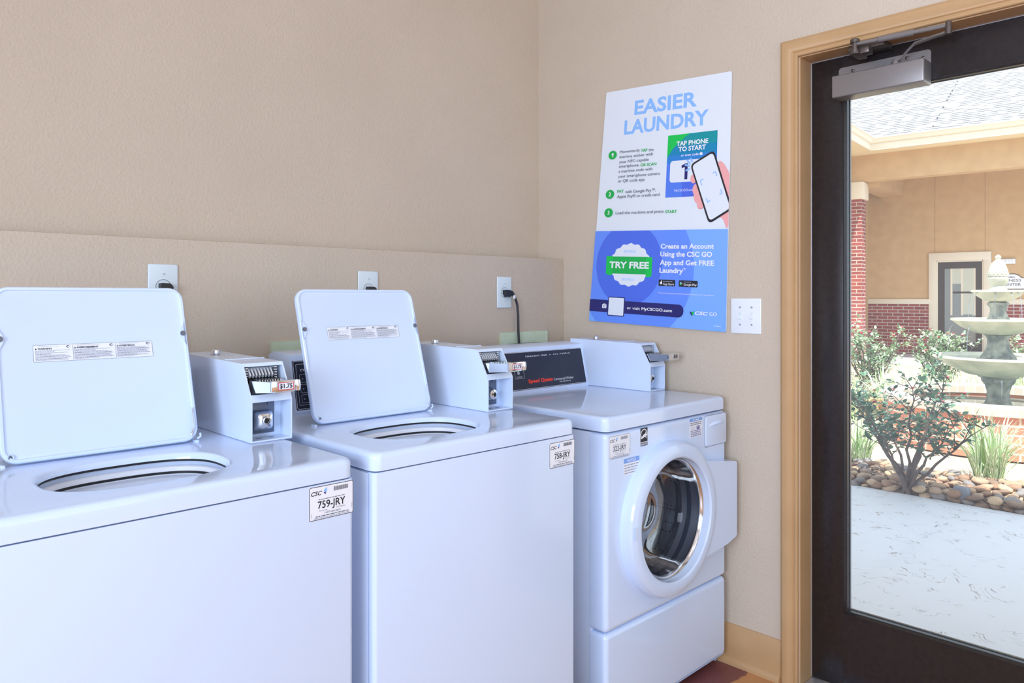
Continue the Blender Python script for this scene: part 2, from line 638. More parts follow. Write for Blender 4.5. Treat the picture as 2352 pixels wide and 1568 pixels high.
def text_geo(txt, bold=0.0, shear=0.0, space=1.0):
    key = (txt, bold, shear, space)
    if key in _tcache:
        return _tcache[key]
    cu = bpy.data.curves.new('lettering', 'FONT')
    cu.body = txt
    cu.size = 1.0
    cu.offset = bold
    cu.shear = shear
    cu.space_character = space
    cu.resolution_u = 3
    ob = bpy.data.objects.new('lettering', cu)
    me = bpy.data.meshes.new_from_object(ob)
    vs = [(v.co.x, v.co.y) for v in me.vertices]
    fs = [list(p.vertices) for p in me.polygons]
    par = list(range(len(vs)))

    def root_(i):
        while par[i] != i:
            par[i] = par[par[i]]
            i = par[i]
        return i
    for f_ in fs:
        for i in f_[1:]:
            par[root_(i)] = root_(f_[0])
    xs = {}
    for i in range(len(vs)):
        q = root_(i)
        xs[q] = min(xs.get(q, 9e9), vs[i][0])
    order = {q: n for n, q in enumerate(sorted(xs, key=lambda q: xs[q]))}
    vs = [(vs[i][0], vs[i][1], order[root_(i)] % 3) for i in range(len(vs))]
    bpy.data.objects.remove(ob)
    bpy.data.curves.remove(cu)
    bpy.data.meshes.remove(me)
    _tcache[key] = (vs, fs)
    return vs, fs


def cap_height(bold=0.0):
    vs, _ = text_geo('H', bold)
    return max(v[1] for v in vs) - min(v[1] for v in vs), min(v[1] for v in vs)


def clip(poly, box):
    x0, y0, x1, y1 = box
    for ax, lim, sgn in ((0, x0, 1), (0, x1, -1), (1, y0, 1), (1, y1, -1)):
        out = []
        n = len(poly)
        for i in range(n):
            a, b = poly[i], poly[(i + 1) % n]
            ia, ib = sgn * (a[ax] - lim) >= 0, sgn * (b[ax] - lim) >= 0
            if ia:
                out.append(a)
            if ia != ib:
                t = (lim - a[ax]) / (b[ax] - a[ax])
                out.append((a[0] + (b[0] - a[0]) * t, a[1] + (b[1] - a[1]) * t))
        poly = out
        if not poly:
            break
    return poly


class Art:
    """flat printed artwork: x right, y DOWN in its own units; fn(x, y, lift) -> 3D"""

    def __init__(s, mb, fn, mats, lift=0.00012, box=None, seed=1):
        s.mb, s.fn, s.mats, s.k, s.lift, s.box = mb, fn, mats, 1, lift, box
        s.R = random.Random(seed)

    def mi(s, m):
        if M[m] not in s.mats:
            s.mats.append(M[m])
        return s.mats.index(M[m])

    def poly(s, pts, m, up=1):
        if s.box:
            pts = clip(pts, s.box)
        if len(pts) > 2:
            s.k += up
            s.mb.add([s.fn(x, y, s.k * s.lift) for x, y in pts], [list(range(len(pts)))], s.mi(m))
        return s

    def rect(s, x, y, w, h, m, up=1):
        return s.poly([(x, y), (x + w, y), (x + w, y + h), (x, y + h)], m, up)

    def rr(s, x, y, w, h, r, m, up=1):
        return s.poly(rrect(x + w / 2, y + h / 2, w / 2, h / 2, r, 5), m, up)

    def frame(s, x, y, w, h, r, t, m):
        a = rrect(x + w / 2, y + h / 2, w / 2, h / 2, r, 5)
        b = rrect(x + w / 2, y + h / 2, w / 2 - t, h / 2 - t, max(r - t, t * .2), 5)
        s.k += 1
        n = len(a)
        vs = [s.fn(*p, s.k * s.lift) for p in a + b]
        s.mb.add(vs, [[i, (i + 1) % n, n + (i + 1) % n, n + i] for i in range(n)], s.mi(m))
        return s

    def text(s, txt, x, y, h, m, w=None, bold=0.0, align='l', shear=0.0, space=1.0, up=1, slope=0.0):
        vs, fs = text_geo(txt, bold, shear, space)
        ch, lo = cap_height(bold)
        x0, x1 = min(v[0] for v in vs), max(v[0] for v in vs)
        sy = h / ch
        sx = w / (x1 - x0) if w else sy
        wid = (x1 - x0) * sx
        ox = x - (0 if align == 'l' else wid / 2 if align == 'c' else wid)
        s.k += up
        s.mb.add([s.fn(ox + (a - x0) * sx, y - (b - lo) * sy + slope * (ox + (a - x0) * sx - x), (s.k + 0.3 * lv) * s.lift) for a, b, lv in vs], fs, s.mi(m))
        return ox + wid

    def dash(s, x, y, w, h, m, a=2.0, b=7.0, gap=1.0):
        """a line of print too small to read, as word-length bars"""
        s.k += 1
        cx = x
        while cx < x + w - h:
            l = min(s.R.uniform(a, b) * h, x + w - cx)
            s.mb.add([s.fn(px, py, s.k * s.lift) for px, py in ((cx, y), (cx + l, y), (cx + l, y + h), (cx, y + h))], [[0, 1, 2, 3]], s.mi(m))
            cx += l + gap * h
        return s


def sheet(name, parent, fn, w, h, thick, base_mat, r=None, draw=None, label=None, origin=None, box=None, lift=0.00012):
    """a printed sheet with thickness; draw(Art) puts the print on it"""
    mb = MB()
    pts = rrect(w / 2, h / 2, w / 2, h / 2, r, 5) if r else [(0, 0), (w, 0), (w, h), (0, h)]
    mats = [M[base_mat]]
    mb.prism(pts, lambda u, v, d: fn(u, v, d), 0, thick)
    if draw:
        a = Art(mb, lambda x, y, l: fn(x, y, thick + l), mats, lift=lift, box=box)
        draw(a)
    o = mb.build(name, mats, parent, origin=origin)
    if label:
        o['label'] = label
    return o


def front_fn(x, y, z_top, sc=1.0):
    """sheet on a face that looks towards -y (units -> metres by sc)"""
    return lambda u, v, d: (x + u * sc, y - d, z_top - v * sc)


# ------------------------------------------------------------------ the room
KZ = 1.4855   # top of the thick lower half of the back wall
CZ = 3.3
mb = MB()
mb.box(-5.0, 0.0, 0.1515, 0.30, KZ, CZ)
mb.box(-5.0, 0.0, 0.0, 0.30, 0, KZ, 0.004)
o = mb.build('wall_back', M['wall'])
tag(o, 'tan textured back wall with thicker lower half behind the washers', 'wall', kind='structure')
DY0, DY1, DZ = -1.0655, -1.988, 2.130   # door opening in the right wall
mb = MB()
mb.box(0.0, 0.16, DY0, 0.30, 0, CZ)
mb.box(0.0, 0.16, -5.2, DY1, 0, CZ)
mb.box(0.0, 0.16, DY1, DY0, DZ, CZ)
tag(mb.build('wall_right', M['wall']), 'tan textured right wall around the glass door', 'wall', kind='structure')
mb = MB()
mb.box(-5.15, -5.0, -5.2, 0.30, 0, 0.85)
mb.box(-5.15, -5.0, -5.2, 0.30, 2.65, CZ)
mb.box(-5.15, -5.0, -1.6, 0.30, 0.85, 2.65)
mb.box(-5.15, -5.0, -5.2, -4.2, 0.85, 2.65)
tag(mb.build('wall_left', M['wall']), 'tan left wall with a window, behind the viewer', 'wall', kind='structure')
mb = MB()
mb.box(-5.0, 0.0, -5.35, -5.2, 0, 0.4)
mb.box(-5.0, 0.0, -5.35, -5.2, 2.9, CZ)
mb.box(-5.0, -4.45, -5.35, -5.2, 0.4, 2.9)
mb.box(-0.65, 0.0, -5.35, -5.2, 0.4, 2.9)
tag(mb.build('wall_front', M['wall']), 'tan front wall with a wide window, behind the viewer', 'wall', kind='structure')
for nm, (a, b) in (('window_1', ((-4.45, -5.28), (-0.65, -5.28))), ):
    f = MB()
    f.box(-4.45, -0.65, -5.30, -5.25, 0.4, 0.46).box(-4.45, -0.65, -5.30, -5.25, 2.84, 2.9)
    for x in (-4.45, -3.2, -1.93, -0.71):
        f.box(x, x + .06, -5.30, -5.25, 0.46, 2.84)
    tag(f.build(nm, M['door']), 'wide dark framed window in the front wall', 'window', kind='structure')
f = MB()
f.box(-5.1, -5.05, -4.2, -1.6, 0.85, 0.91).box(-5.1, -5.05, -4.2, -1.6, 2.59, 2.65)
for y in (-4.2, -2.93, -1.66):
    f.box(-5.1, -5.05, y, y + .06, 0.91, 2.59)
tag(f.build('window_2', M['door']), 'dark framed window in the left wall', 'window', kind='structure')
mb = MB()
mb.box(-5.15, 0.16, -5.35, 0.30, -0.12, 0.0)
tag(mb.build('floor', M['floor']), 'stained terracotta floor under the washers', 'floor', kind='structure')
mb = MB()
mb.box(-5.15, 0.16, -5.35, 0.30, CZ, CZ + 0.12)
tag(mb.build('ceiling', M['ceiling']), 'pale ceiling above the laundry room', 'ceiling', kind='structure')

# baseboard with a quarter-round shoe
mb = MB()
prof = [(0, 0), (-0.026, 0), (-0.026, 0.010), (-0.022, 0.019), (-0.014, 0.024), (-0.013, 0.110), (-0.0095, 0.118), (-0.009, 0.132), (-0.004, 0.1405), (0, 0.1405)]
mb.prism(prof, lambda u, v, d: (u, d, v), -1.0035, 0.0)
tag(mb.build('baseboard_right', M['trim']), 'glossy tan baseboard between front loading washer and door casing', 'baseboard', kind='structure')

# door casing: moulded profile swept up the jamb, over the head and down
prof = [(0.0, 0.0), (0.0, 0.011), (0.006, 0.014), (0.010, 0.020), (0.022, 0.022), (0.030, 0.021), (0.036, 0.017), (0.043, 0.0165), (0.046, 0.012), (0.049, 0.0125), (0.052, 0.015), (0.058, 0.015), (0.0605, 0.012), (0.0605, 0.0)]
mb = MB()
YO, ZO = -1.0030, 2.1910
YR = DY1 - (DY0 + 0.0605 - 0.0605) * 0 - 0.0605
rings = []
for (w, t) in [(0, 0)]:
    pass
path = []
for (w, t) in prof:
    path.append([(-t, YO - w, 0.0), (-t, YO - w, ZO - w), (-t, DY1 - 0.0605 + w, ZO - w), (-t, DY1 - 0.0605 + w, 0.0)])
mb.loft([[path[k][i] for k in range(len(prof))] for i in range(4)], 0, False, True, True)
tag(mb.build('trim_1', M['trim']), 'glossy tan moulded door casing', 'door casing', kind='structure')
mb = MB()
mb.box(-0.001, 0.16, DY0 - 0.0005, DY0 - 0.003, 0, DZ)
mb.box(-0.001, 0.16, DY1 + 0.003, DY1 + 0.0005, 0, DZ)
mb.box(-0.001, 0.16, DY1 + 0.003, DY0 - 0.003, DZ - 0.003, DZ - 0.0005)
tag(mb.build('trim_2', M['trim']), 'tan door jamb lining the opening', 'door jamb', kind='structure')
mb = MB()
mb.box(-0.015, 0.165, DY1 + 0.004, DY0 - 0.004, 0.0, 0.010, 0.003)
tag(mb.build('trim_3', M['alu']), 'pale metal threshold under the glass door', 'threshold', kind='structure')

# the glass door
door = thing('door_1', 'dark brown glass door onto the courtyard', 'door', (0.10, -1.07, 0.0))
door['kind'] = 'structure'
XD0, XD1 = 0.080, 0.124
A0, A1, B0, B1 = -1.0715, -1.1770, -1.8680, -1.9815
ZB, ZT = 0.014, 2.1235
mb = MB()
mb.box(XD0, XD1, A1, A0, ZB, ZT, 0.002)
mb.box(XD0, XD1, B1, B0, ZB, ZT, 0.002)
mb.box(XD0, XD1, B0, A1, ZB, 0.2605, 0.0)
mb.box(XD0, XD1, B0, A1, 2.000, ZT, 0.0)
mb.build('door_frame', M['door'], door)
mb = MB()


def bead(t, x):
    return [(x, A1 - t, 0.2605 + t), (x, A1 - t, 2.000 - t), (x, B0 + t, 2.000 - t), (x, B0 + t, 0.2605 + t)]


mb.loft([bead(0, XD0 - 0.001), bead(0.0015, XD0 - 0.006), bead(0.006, XD0 - 0.006), bead(0.009, XD0 + 0.002), bead(0.0125, XD0 + 0.004), bead(0.0135, XD0 + 0.016)], 0, False)
mb.loft([bead(0, XD1 + 0.001), bead(0.002, XD1 + 0.005), bead(0.012, XD1 - 0.004), bead(0.0135, XD1 - 0.016)], 0, False)
mb.build('glazing_bead', M['door'], door)
mb = MB()
mb.box(XD0 + 0.018, XD0 + 0.024, B0 - 0.003, A1 + 0.003, 0.258, 2.003)
mb.build('glass_pane', M['doorglass'], door)
# hinge side weather strip: pale line between jamb and door
mb = MB()
mb.box(XD0 + 0.004, XD0 + 0.02, A0 + 0.0005, DY0 - 0.003, 0.012, 2.125)
mb.box(XD0 + 0.004, XD0 + 0.02, DY1 + 0.006, DY0 - 0.004, 2.1245, 2.1268)
mb.build('weather_strip', M['alu'], door)

# door closer
cl = thing('door_closer', 'grey metal door closer with folded arm at top of glass door', 'door closer', (0.04, -1.31, 2.0))
mb = MB()
mb.box(0.006, 0.078, -1.4470, -1.1700, 1.9720, 2.0440, 0.0045, 3)
mb.build('closer_cover', M['closer'], cl)
mb = MB()
mb.prism(rrect(-1.306, 2.040, 0.140, 0.045, 0.010), lambda u, v, d: (d, u, v), 0.0745, 0.0795)
for y, z in ((-1.212, 2.068), (-1.188, 2.052), (-1.378, 2.072), (-1.425, 2.062)):
    mb.lathe([(0.0055, 0), (0.005, -0.004), (0.002, -0.005)], (0.0745, y, z), 'x', 12, 1, cap1=True)
mb.build('mounting_plate', [M['closer'], M['closerdark']], cl)
mb = MB()
mb.lathe([(0.013, 0.0), (0.013, 0.012), (0.009, 0.018)], (0.035, -1.357, 2.0435), 'z', 20, 0, cap1=True)
pts = [(0.035, -1.352, 2.056), (0.033, -1.372, 2.060), (0.022, -1.395, 2.078), (0.006, -1.42, 2.090), (-0.020, -1.475, 2.089), (-0.045, -1.527, 2.086)]
n = len(pts)
ring = []
for p in pts:
    ring.append([(p[0] - 0.010, p[1] - 0.004, p[2] - 0.003), (p[0] + 0.010, p[1] + 0.004, p[2] - 0.003), (p[0] + 0.010, p[1] + 0.004, p[2] + 0.003), (p[0] - 0.010, p[1] - 0.004, p[2] + 0.003)])
mb.loft(ring, 0, False, True, True)
mb.build('closer_arm', M['closer'], cl)
mb = MB()
mb.lathe([(0.0095, -0.004), (0.0095, 0.022), (0.008, 0.027), (0.008, 0.032), (0.004, 0.036)], (-0.045, -1.527, 2.084), 'z', 20, 0, cap0=True, cap1=True)
mb.build('elbow_pin', M['closerdark'], cl)
mb = MB()
a, b = Vector((-0.045, -1.527, 2.106)), Vector((-0.040, -1.262, 2.116))
mb.tube([a, a.lerp(b, .45)], 0.0065, 12)
dv = (b - a)
mb.tube([a.lerp(b, .35), a.lerp(b, .36), a.lerp(b, .72), a.lerp(b, .73)], [0.006, 0.0095, 0.0095, 0.006], 12)
mb.tube([a.lerp(b, .7), b], 0.006, 12)
mb.build('closer_forearm', M['closer'], cl)
mb = MB()
mb.lathe([(0.013, -0.024), (0.013, -0.012), (0.009, -0.012), (0.009, 0.010), (0.014, 0.010), (0.014, 0.020), (0.008, 0.024)], (-0.040, -1.262, 2.110), 'z', 18, 0, cap0=True, cap1=True)
mb.box(-0.052, 0.03, -1.276, -1.248, 2.084, 2.090, 0.002)
mb.box(0.0, 0.075, -1.335, -1.225, 2.108, 2.127, 0.003)
mb.box(-0.03, 0.01, -1.30, -1.25, 2.086, 2.110, 0.003)
mb.build('frame_bracket', M['closerdark'], cl)

# ------------------------------------------------------------------ wall fittings
OUT = [(-1.691, 1.4125, 'wide pale outlet plate showing above the lid of the leftmost washer'),
       (-1.0135, 1.4090, 'pale outlet plate showing above the lid of the middle washer'),
       (-0.3645, 1.4020, 'pale outlet plate with black cord above the front loading washer')]
for x, zt, lb in OUT:
    t = thing('power_outlet', lb, 'outlet', (x, 0.0, zt - 0.063), group='outlets on the back wall')
    mb = MB()
    mb.box(x - 0.0405, x + 0.0405, -0.006, 0.0, zt - 0.126, zt, 0.0035, 3)
    mb.build('cover_plate', M['outlet'], t)
    zc = zt - 0.063
    mb = MB()
    mb.lathe([(0.0205, -0.0060), (0.0205, -0.0066), (0.0192, -0.0066)], (x, 0, zc), 'y', 40, 1)
    mb.lathe([(0.0192, -0.0063), (0.0185, -0.009)], (x, 0, zc), 'y', 40, 0, cap1=True)
    mb.build('socket', [M['outlet'], M['inkdark']], t)
    for dz in (0.036, -0.036):
        mb = MB()
        mb.lathe([(0.004, -0.006), (0.004, -0.0072), (0.0025, -0.0082)], (x, 0, zc + dz), 'y', 14, 0, cap1=True)
        mb.box(x - 0.003, x + 0.003, -0.0085, -0.0075, zc + dz - 0.0005, zc + dz + 0.0005, mi=1)
        mb.build('screw', [M['outlet'], M['inkdark']], t)
CORDS = [(-1.691, 1.3495, 'black plug mostly hidden behind the raised lid of the leftmost washer'),
         (-1.0135, 1.346, 'black plug mostly hidden behind the raised lid of the middle washer'),
         (-0.3645, 1.339, 'black power cord hanging from the outlet by the corner')]
for i, (x, z, lb) in enumerate(CORDS):
    t = thing('power_lead', lb, 'power cord', (x, -0.01, z), group='power cords on the back wall')
    mb = MB()
    f = lambda u, v, d: (x + u, d, z + v)
    mb.prism(roundpoly([(-0.014, 0.010), (0.012, 0.009), (0.020, -0.001), (0.018, -0.010), (0.010, -0.019), (-0.006, -0.019), (-0.010, -0.010), (-0.014, -0.008)], 0.004, 3), f, -0.030, -0.0092)
    if i == 2:
        mb.prism(roundpoly([(0.006, 0.008), (0.026, 0.006), (0.037, -0.007), (0.028, -0.016), (0.012, -0.012)], 0.004, 3), f, -0.027, -0.014)
    mb.build('plug', M['plug'], t)
    mb = MB()
    if i < 2:
        mb.tube([(x + 0.006, -0.021, z - 0.015), (x + 0.008, -0.022, z - 0.026), (x + 0.010, -0.024, z - 0.06), (x + 0.014, -0.03, z - 0.16), (x + 0.02, -0.04, z - 0.55)], 0.0052, 10)
    else:
        mb.tube([(x + 0.030, -0.021, z - 0.008), (x + 0.040, -0.022, z - 0.018), (x + 0.048, -0.024, z - 0.034), (x + 0.053, -0.026, z - 0.055), (x + 0.0545, -0.028, z - 0.09), (x + 0.0545, -0.03, z - 0.16), (x + 0.056, -0.035, z - 0.24), (x + 0.058, -0.04, z - 0.55)], 0.0052, 10)
    mb.build('cable', M['plug'], t)
    if i == 2:
        mb = MB()
        mb.box(x + 0.026, x + 0.038, -0.0305, -0.029, z - 0.026, z - 0.012, 0.0005)
        mb.build('cord_tag', M['white_plastic'], t, label='small white tag')

for x0, x1, zt, lb in ((-1.3690, -1.1050, 1.181, 'pale green washer supply box between leftmost and middle washers'),
                       (-0.3890, -0.1155, 1.1765, 'pale green washer supply box beneath the hanging black cord')):
    t = thing('supply_box', lb, 'supply box', ((x0 + x1) / 2, 0, zt - 0.12), group='supply boxes in the back wall')
    fn = lambda u, v, d: (u, d, v)
    out = rrect((x0 + x1) / 2, zt - 0.115, (x1 - x0) / 2, 0.115, 0.004, 3)
    inn = rrect((x0 + x1) / 2, zt - 0.125, (x1 - x0) / 2 - 0.038, 0.078, 0.003, 3)
    mb = MB()
    mb.plate_hole(out, inn, fn, -0.012)
    mb.loft([[fn(u, v, 0.0) for u, v in out], [fn(u, v, -0.012) for u, v in out]], 0, False)
    mb.loft([[fn(u, v, -0.012) for u, v in inn], [fn(u, v, -0.002) for u, v in inn]], 0, False)
    mb.build('box_frame', M['box'], t)
    mb = MB()
    mb.prism(inn, fn, -0.003, -0.0015)
    mb.build('recess', M['olive'], t)  # flat panel; the shade inside the box is put into its dark colour

# light switch plate
sx = thing('light_switch', 'white double switch plate beside the door casing', 'light switch', (0, -0.871, 1.251))
mb = MB()
mb.box(-0.006, 0.0, -0.9292, -0.8130, 1.1895, 1.3155, 0.003, 3)
mb.build('cover_plate', M['switch'], sx)
for y in (-0.849, -0.894):
    mb = MB()
    mb.prism(rrect(y, 1.2525, 0.0052, 0.0125, 0.001, 2), lambda u, v, d: (d, u, v), -0.0064, -0.006, 1)
    mb.prism([(-0.0055, 1.259), (-0.018, 1.244), (-0.0155, 1.240), (-0.0055, 1.246)], lambda u, v, d: (u, d, v), y - 0.0035, y + 0.0035)
    mb.build('toggle', [M['switch'], M['outlet']], sx)
    for dz in (0.031, -0.031):
        mb = MB()
        mb.lathe([(0.0036, -0.006), (0.0034, -0.0074)], (0, y, 1.2525 + dz), 'x', 12, 0, cap1=True)
        mb.build('screw', M['inkgrey'], sx)

# ------------------------------------------------------------------ poster (24 x 36 in, slightly crooked)
PX = -0.0030
P_TL, P_TR, P_BR, P_BL = (-0.2442, 2.1701), (-0.8174, 2.1355), (-0.7948, 1.1926), (-0.1528, 1.2199)


def solve_hom(src, dst):
    A = []
    for (x, y), (u, v) in zip(src, dst):
        A.append([x, y, 1, 0, 0, 0, -u * x, -u * y, u])
        A.append([0, 0, 0, x, y, 1, -v * x, -v * y, v])
    n = 8
    for i in range(n):
        p = max(range(i, n), key=lambda r: abs(A[r][i]))
        A[i], A[p] = A[p], A[i]
        for r in range(n):
            if r != i:
                k = A[r][i] / A[i][i]
                A[r] = [a - k * b for a, b in zip(A[r], A[i])]
    return [A[i][8] / A[i][i] for i in range(n)] + [1.0]


PH = solve_hom([(0, 0), (24, 0), (24, 36), (0, 36)], [P_TL, P_TR, P_BR, P_BL])


def poster_fn(u, v, d):
    w = PH[6] * u + PH[7] * v + 1
    return (PX - d, (PH[0] * u + PH[1] * v + PH[2]) / w, (PH[3] * u + PH[4] * v + PH[5]) / w)


def draw_poster(a):
    T, B = a.text, 0.03
    T('EASIER', 6.22, 4.58, 2.36, 'p_sky', 11.9, B)
    T('LAUNDRY', 4.36, 7.62, 2.34, 'p_sky', 15.9, B)
    # tap card
    a.rect(13.1, 8.6, 8.75, 9.37, 'p_blue')
    a.rect(13.1, 8.6, 8.75, 1.8, 'p_teal')
    a.rect(13.1, 10.4, 8.75, 1.3, 'p_tealblue', 0)
    a.rect(13.1, 11.7, 8.75, 1.2, 'p_mid', 1)
    a.rect(13.1, 12.9, 8.75, 5.07, 'p_blue', 1)
    a.poly([(13.1, 8.6), (17.05, 8.6), (16.2, 9.1), (15.0, 9.9), (14.0, 10.8), (13.3, 11.75), (13.1, 12.0)], 'p_green2')
    a.poly([(15.9, 15.8), (18.6, 12.6), (21.85, 12.3), (21.85, 17.97), (16.1, 17.97)], 'p_blue2')
    T('TAP PHONE', 14.72, 10.36, 0.70, 'whiteink', 5.6, B)
    T('TO START', 15.14, 11.23, 0.70, 'whiteink', 4.8, B)
    T('or scan code', 15.62, 12.0, 0.36, 'whiteink', 3.1, 0.01)
    a.rr(18.92, 11.68, 0.48, 0.34, 0.06, 'whiteink').rect(19.04, 11.60, 0.2, 0.1, 'whiteink', 0)
    a.rr(13.75, 12.56, 7.6, 3.24, 0.5, 'p_white')
    a.poly([(15.85, 13.75), (15.80, 13.35), (16.45, 13.08), (16.92, 13.08), (16.92, 15.44), (16.4, 15.44), (16.4, 13.62)], 'p_navy')
    T('MyCSCGO.com', 14.73, 17.16, 0.34, 'whiteink', 3.35)
    # hand, phone
    a.poly(roundpoly([(22.1, 13.25), (22.5, 13.1), (23.2, 13.7), (24, 15.0), (24, 22.4), (23.69, 22.62), (23.1, 21.3), (22.4, 20.9)], 0.25), 'p_skin')
    a.poly([(23.3, 15.0), (23.75, 14.5), (23.75, 14.62)], 'p_skin2')
    for x, y, rx, ry in ((18.0, 15.4, 0.55, 0.62), (18.65, 17.0, 0.75, 0.85), (19.0, 18.0, 0.85, 0.95), (19.35, 19.15, 0.60, 0.62)):
        a.poly(circ(x + 0.03, y + 0.09, rx, 24, ry), 'p_skin2')
        a.poly(circ(x, y, rx, 24, ry), 'p_skin', 0 if 0 else 1)
    ph = [(17.35, 13.35), (21.35, 11.45), (24.6, 20.0), (20.85, 21.95)]
    a.poly(roundpoly(ph, 0.75), 'p_black')
    cx, cy = 21.04, 16.69
    a.poly(roundpoly([(17.68, 13.50), (21.20, 11.84), (24.25, 19.85), (20.98, 21.52)], 0.6), 'p_white')
    for q in (((19.72, 15.57), (19.21, 15.76), (19.5, 16.48)), ((21.27, 14.86), (21.7, 14.62), (21.99, 15.28)), ((22.48, 17.89), (22.9, 17.76), (22.66, 17.17)), ((20.96, 18.67), (20.53, 18.92), (20.3, 18.33))):
        for p0, p1 in ((q[0], q[1]), (q[1], q[2])):
            v = Vector(p1) - Vector(p0)
            nn = Vector((-v.y, v.x)).normalized() * 0.075
            a.poly([(p0[0] + nn.x, p0[1] + nn.y), (p1[0] + nn.x, p1[1] + nn.y), (p1[0] - nn.x, p1[1] - nn.y), (p0[0] - nn.x, p0[1] - nn.y)], 'p_sky', 1)
    a.k += 1
    for p0, p1 in (((17.38, 12.32), (17.72, 13.0)), ((16.75, 12.6), (17.4, 13.25)), ((16.4, 13.28), (17.35, 13.55)), ((16.58, 14.2), (17.35, 13.92))):
        v = Vector(p1) - Vector(p0)
        nn = Vector((-v.y, v.x)).normalized() * 0.13
        a.poly(roundpoly([(p0[0] + nn.x, p0[1] + nn.y), (p1[0] + nn.x, p1[1] + nn.y), (p1[0] - nn.x, p1[1] - nn.y), (p0[0] - nn.x, p0[1] - nn.y)], 0.12, 3), 'p_sky', 0)
    # steps
    for n, y in (('1', 10.74), ('2', 17.0), ('3', 19.87)):
        a.poly(circ(2.38, y, 0.86, 30, 0.70), 'p_green')
        if n == '1':
            a.poly([(2.14, y - 0.12), (2.36, y - 0.33), (2.56, y - 0.33), (2.56, y + 0.31), (2.34, y + 0.31), (2.34, y - 0.08), (2.20, y + 0.03)], 'whiteink')
        else:
            T(n, 2.38, y + 0.31, 0.62, 'whiteink', None, 0.03, 'c')
    h, c = 0.44, 'p_text'
    T('Momentarily', 3.87, 10.58, h, c, 4.0)
    T('TAP', 8.10, 10.69, h, 'p_green', 1.25, 0.02)
    T('the', 9.6, 10.70, h, c, 0.95)
    for s, y, w in (('machine sticker with', 11.38, 6.6), ('your NFC-capable', 12.18, 5.85), ('a machine code with', 13.68, 6.65), ('your smartphone camera', 14.48, 8.1), ('or QR code app', 15.22, 5.25)):
        T(s, 3.86, y, h, c, w)
    T('smartphone,', 3.88, 12.9, h, c, 4.05)
    T('OR SCAN', 8.2, 12.97, h, 'p_green', 3.02, 0.02)
    T('PAY', 3.88, 16.83, h, 'p_green', 1.32, 0.02)
    T('with Google Pay\u2122,', 5.5, 16.95, h, c, 5.9)
    T('Apple Pay\u00ae or credit card', 3.9, 17.65, h, c, 8.2)
    T('Load the machine and press', 3.86, 20.16, h, c, 9.15)
    T('START', 13.31, 20.25, h, 'p_green', 2.07, 0.02)
    # lower half
    a.rect(0, 22.68, 24, 13.32, 'p_light')
    a.box = (0, 22.68, 24, 36)
    a.poly(circ(8.2, 28.2, 10.5, 90, 10.2), 'p_low')
    a.poly(circ(6.95, 27.55, 6.25, 80, 5.95), 'p_circle')
    pts = []
    for i in range(120):
        t = 2 * PI * i / 120
        r = 1 + 0.032 * math.cos(16 * t)
        pts.append((7.27 + 3.75 * r * math.cos(t), 27.66 + 3.05 * r * math.sin(t)))
    a.poly(pts, 'p_white')
    a.poly([(2.66, 26.44), (3.9, 26.46), (3.97, 29.16), (3.6, 29.3), (2.72, 29.05)], 'p_green2')
    a.poly([(10.3, 26.54), (11.42, 26.55), (11.4, 29.2), (10.9, 29.4), (10.35, 29.36)], 'p_green2', 0)
    a.rect(3.6, 26.5, 7.1, 2.5, 'p_green')
    a.poly([(2.66, 26.44), (3.95, 26.46), (3.9, 28.9), (2.72, 28.9)], 'p_green2')
    a.poly([(10.3, 26.54), (11.42, 26.55), (11.4, 28.95), (10.3, 28.95)], 'p_green2', 0)
    T('TRY FREE', 3.35, 28.2, 0.96, 'whiteink', 7.5, 0.035)
    T('BONUS', 7.15, 25.9, 0.34, 'p_sky', 2.25, 0.005, 'c', space=1.2)
    T('BONUS', 7.13, 29.95, 0.34, 'p_sky', 2.25, 0.005, 'c', space=1.2)
    for s, y, w in (('Create an Account', 25.33, 9.05), ('Using the CSC GO', 26.43, 8.8), ('App and Get FREE', 27.6, 9.15), ('Laundry*', 28.7, 4.6)):
        T(s, 12.81, y, 0.70, 'whiteink', w, 0.03)
    a.rr(12.76, 29.63, 2.88, 0.88, 0.12, 'p_black')
    a.poly(circ(13.2, 30.1, 0.2, 20, 0.2), 'whiteink')
    a.poly(circ(13.27, 29.83, 0.07, 10, 0.1), 'whiteink')
    T('App Store', 13.55, 30.36, 0.30, 'whiteink', 1.9, 0.008)
    a.dash(13.57, 29.82, 1.6, 0.1, 'inkgrey')
    a.rr(16.27, 29.65, 3.15, 0.86, 0.12, 'p_black')
    a.poly([(16.47, 29.82), (16.95, 30.08), (16.47, 30.34)], 'p_sky')
    a.poly([(16.47, 30.08), (16.95, 30.08), (16.47, 30.34)], 'p_green2')
    a.poly([(16.78, 29.99), (16.95, 30.08), (16.78, 30.17)], 'p_yellow')
    T('Google Play', 17.12, 30.34, 0.30, 'whiteink', 2.15, 0.008)
    a.dash(17.15, 29.82, 1.2, 0.1, 'inkgrey')
    T('* Free laundry granted to the first account created on your smartphone', 12.75, 31.55, 0.19, 'whiteink', 9.3)
    a.poly([(0, 32.85)] + [(16.4 + 0.85 * math.sin(t), 33.75 - 0.85 * math.cos(t)) for t in [PI * i / 16 for i in range(17)]] + [(0, 34.58)], 'p_navy')
    a.rr(3.6, 32.35, 3.2, 2.7, 0.2, 'p_navy')
    a.rr(3.75, 32.47, 2.9, 2.46, 0.1, 'p_white')
    a.rr(2.5, 33.48, 0.85, 0.56, 0.1, 'p_white').rect(2.75, 33.38, 0.34, 0.14, 'p_white', 0)
    a.poly(circ(2.92, 33.77, 0.2, 20, 0.18), 'p_navy').poly(circ(2.92, 33.77, 0.13, 20, 0.12), 'p_white')
    T('or visit', 7.28, 33.97, 0.40, 'whiteink', 2.4, 0.008)
    T('MyCSCGO.com', 9.98, 33.97, 0.40, 'whiteink', 5.35, 0.025)
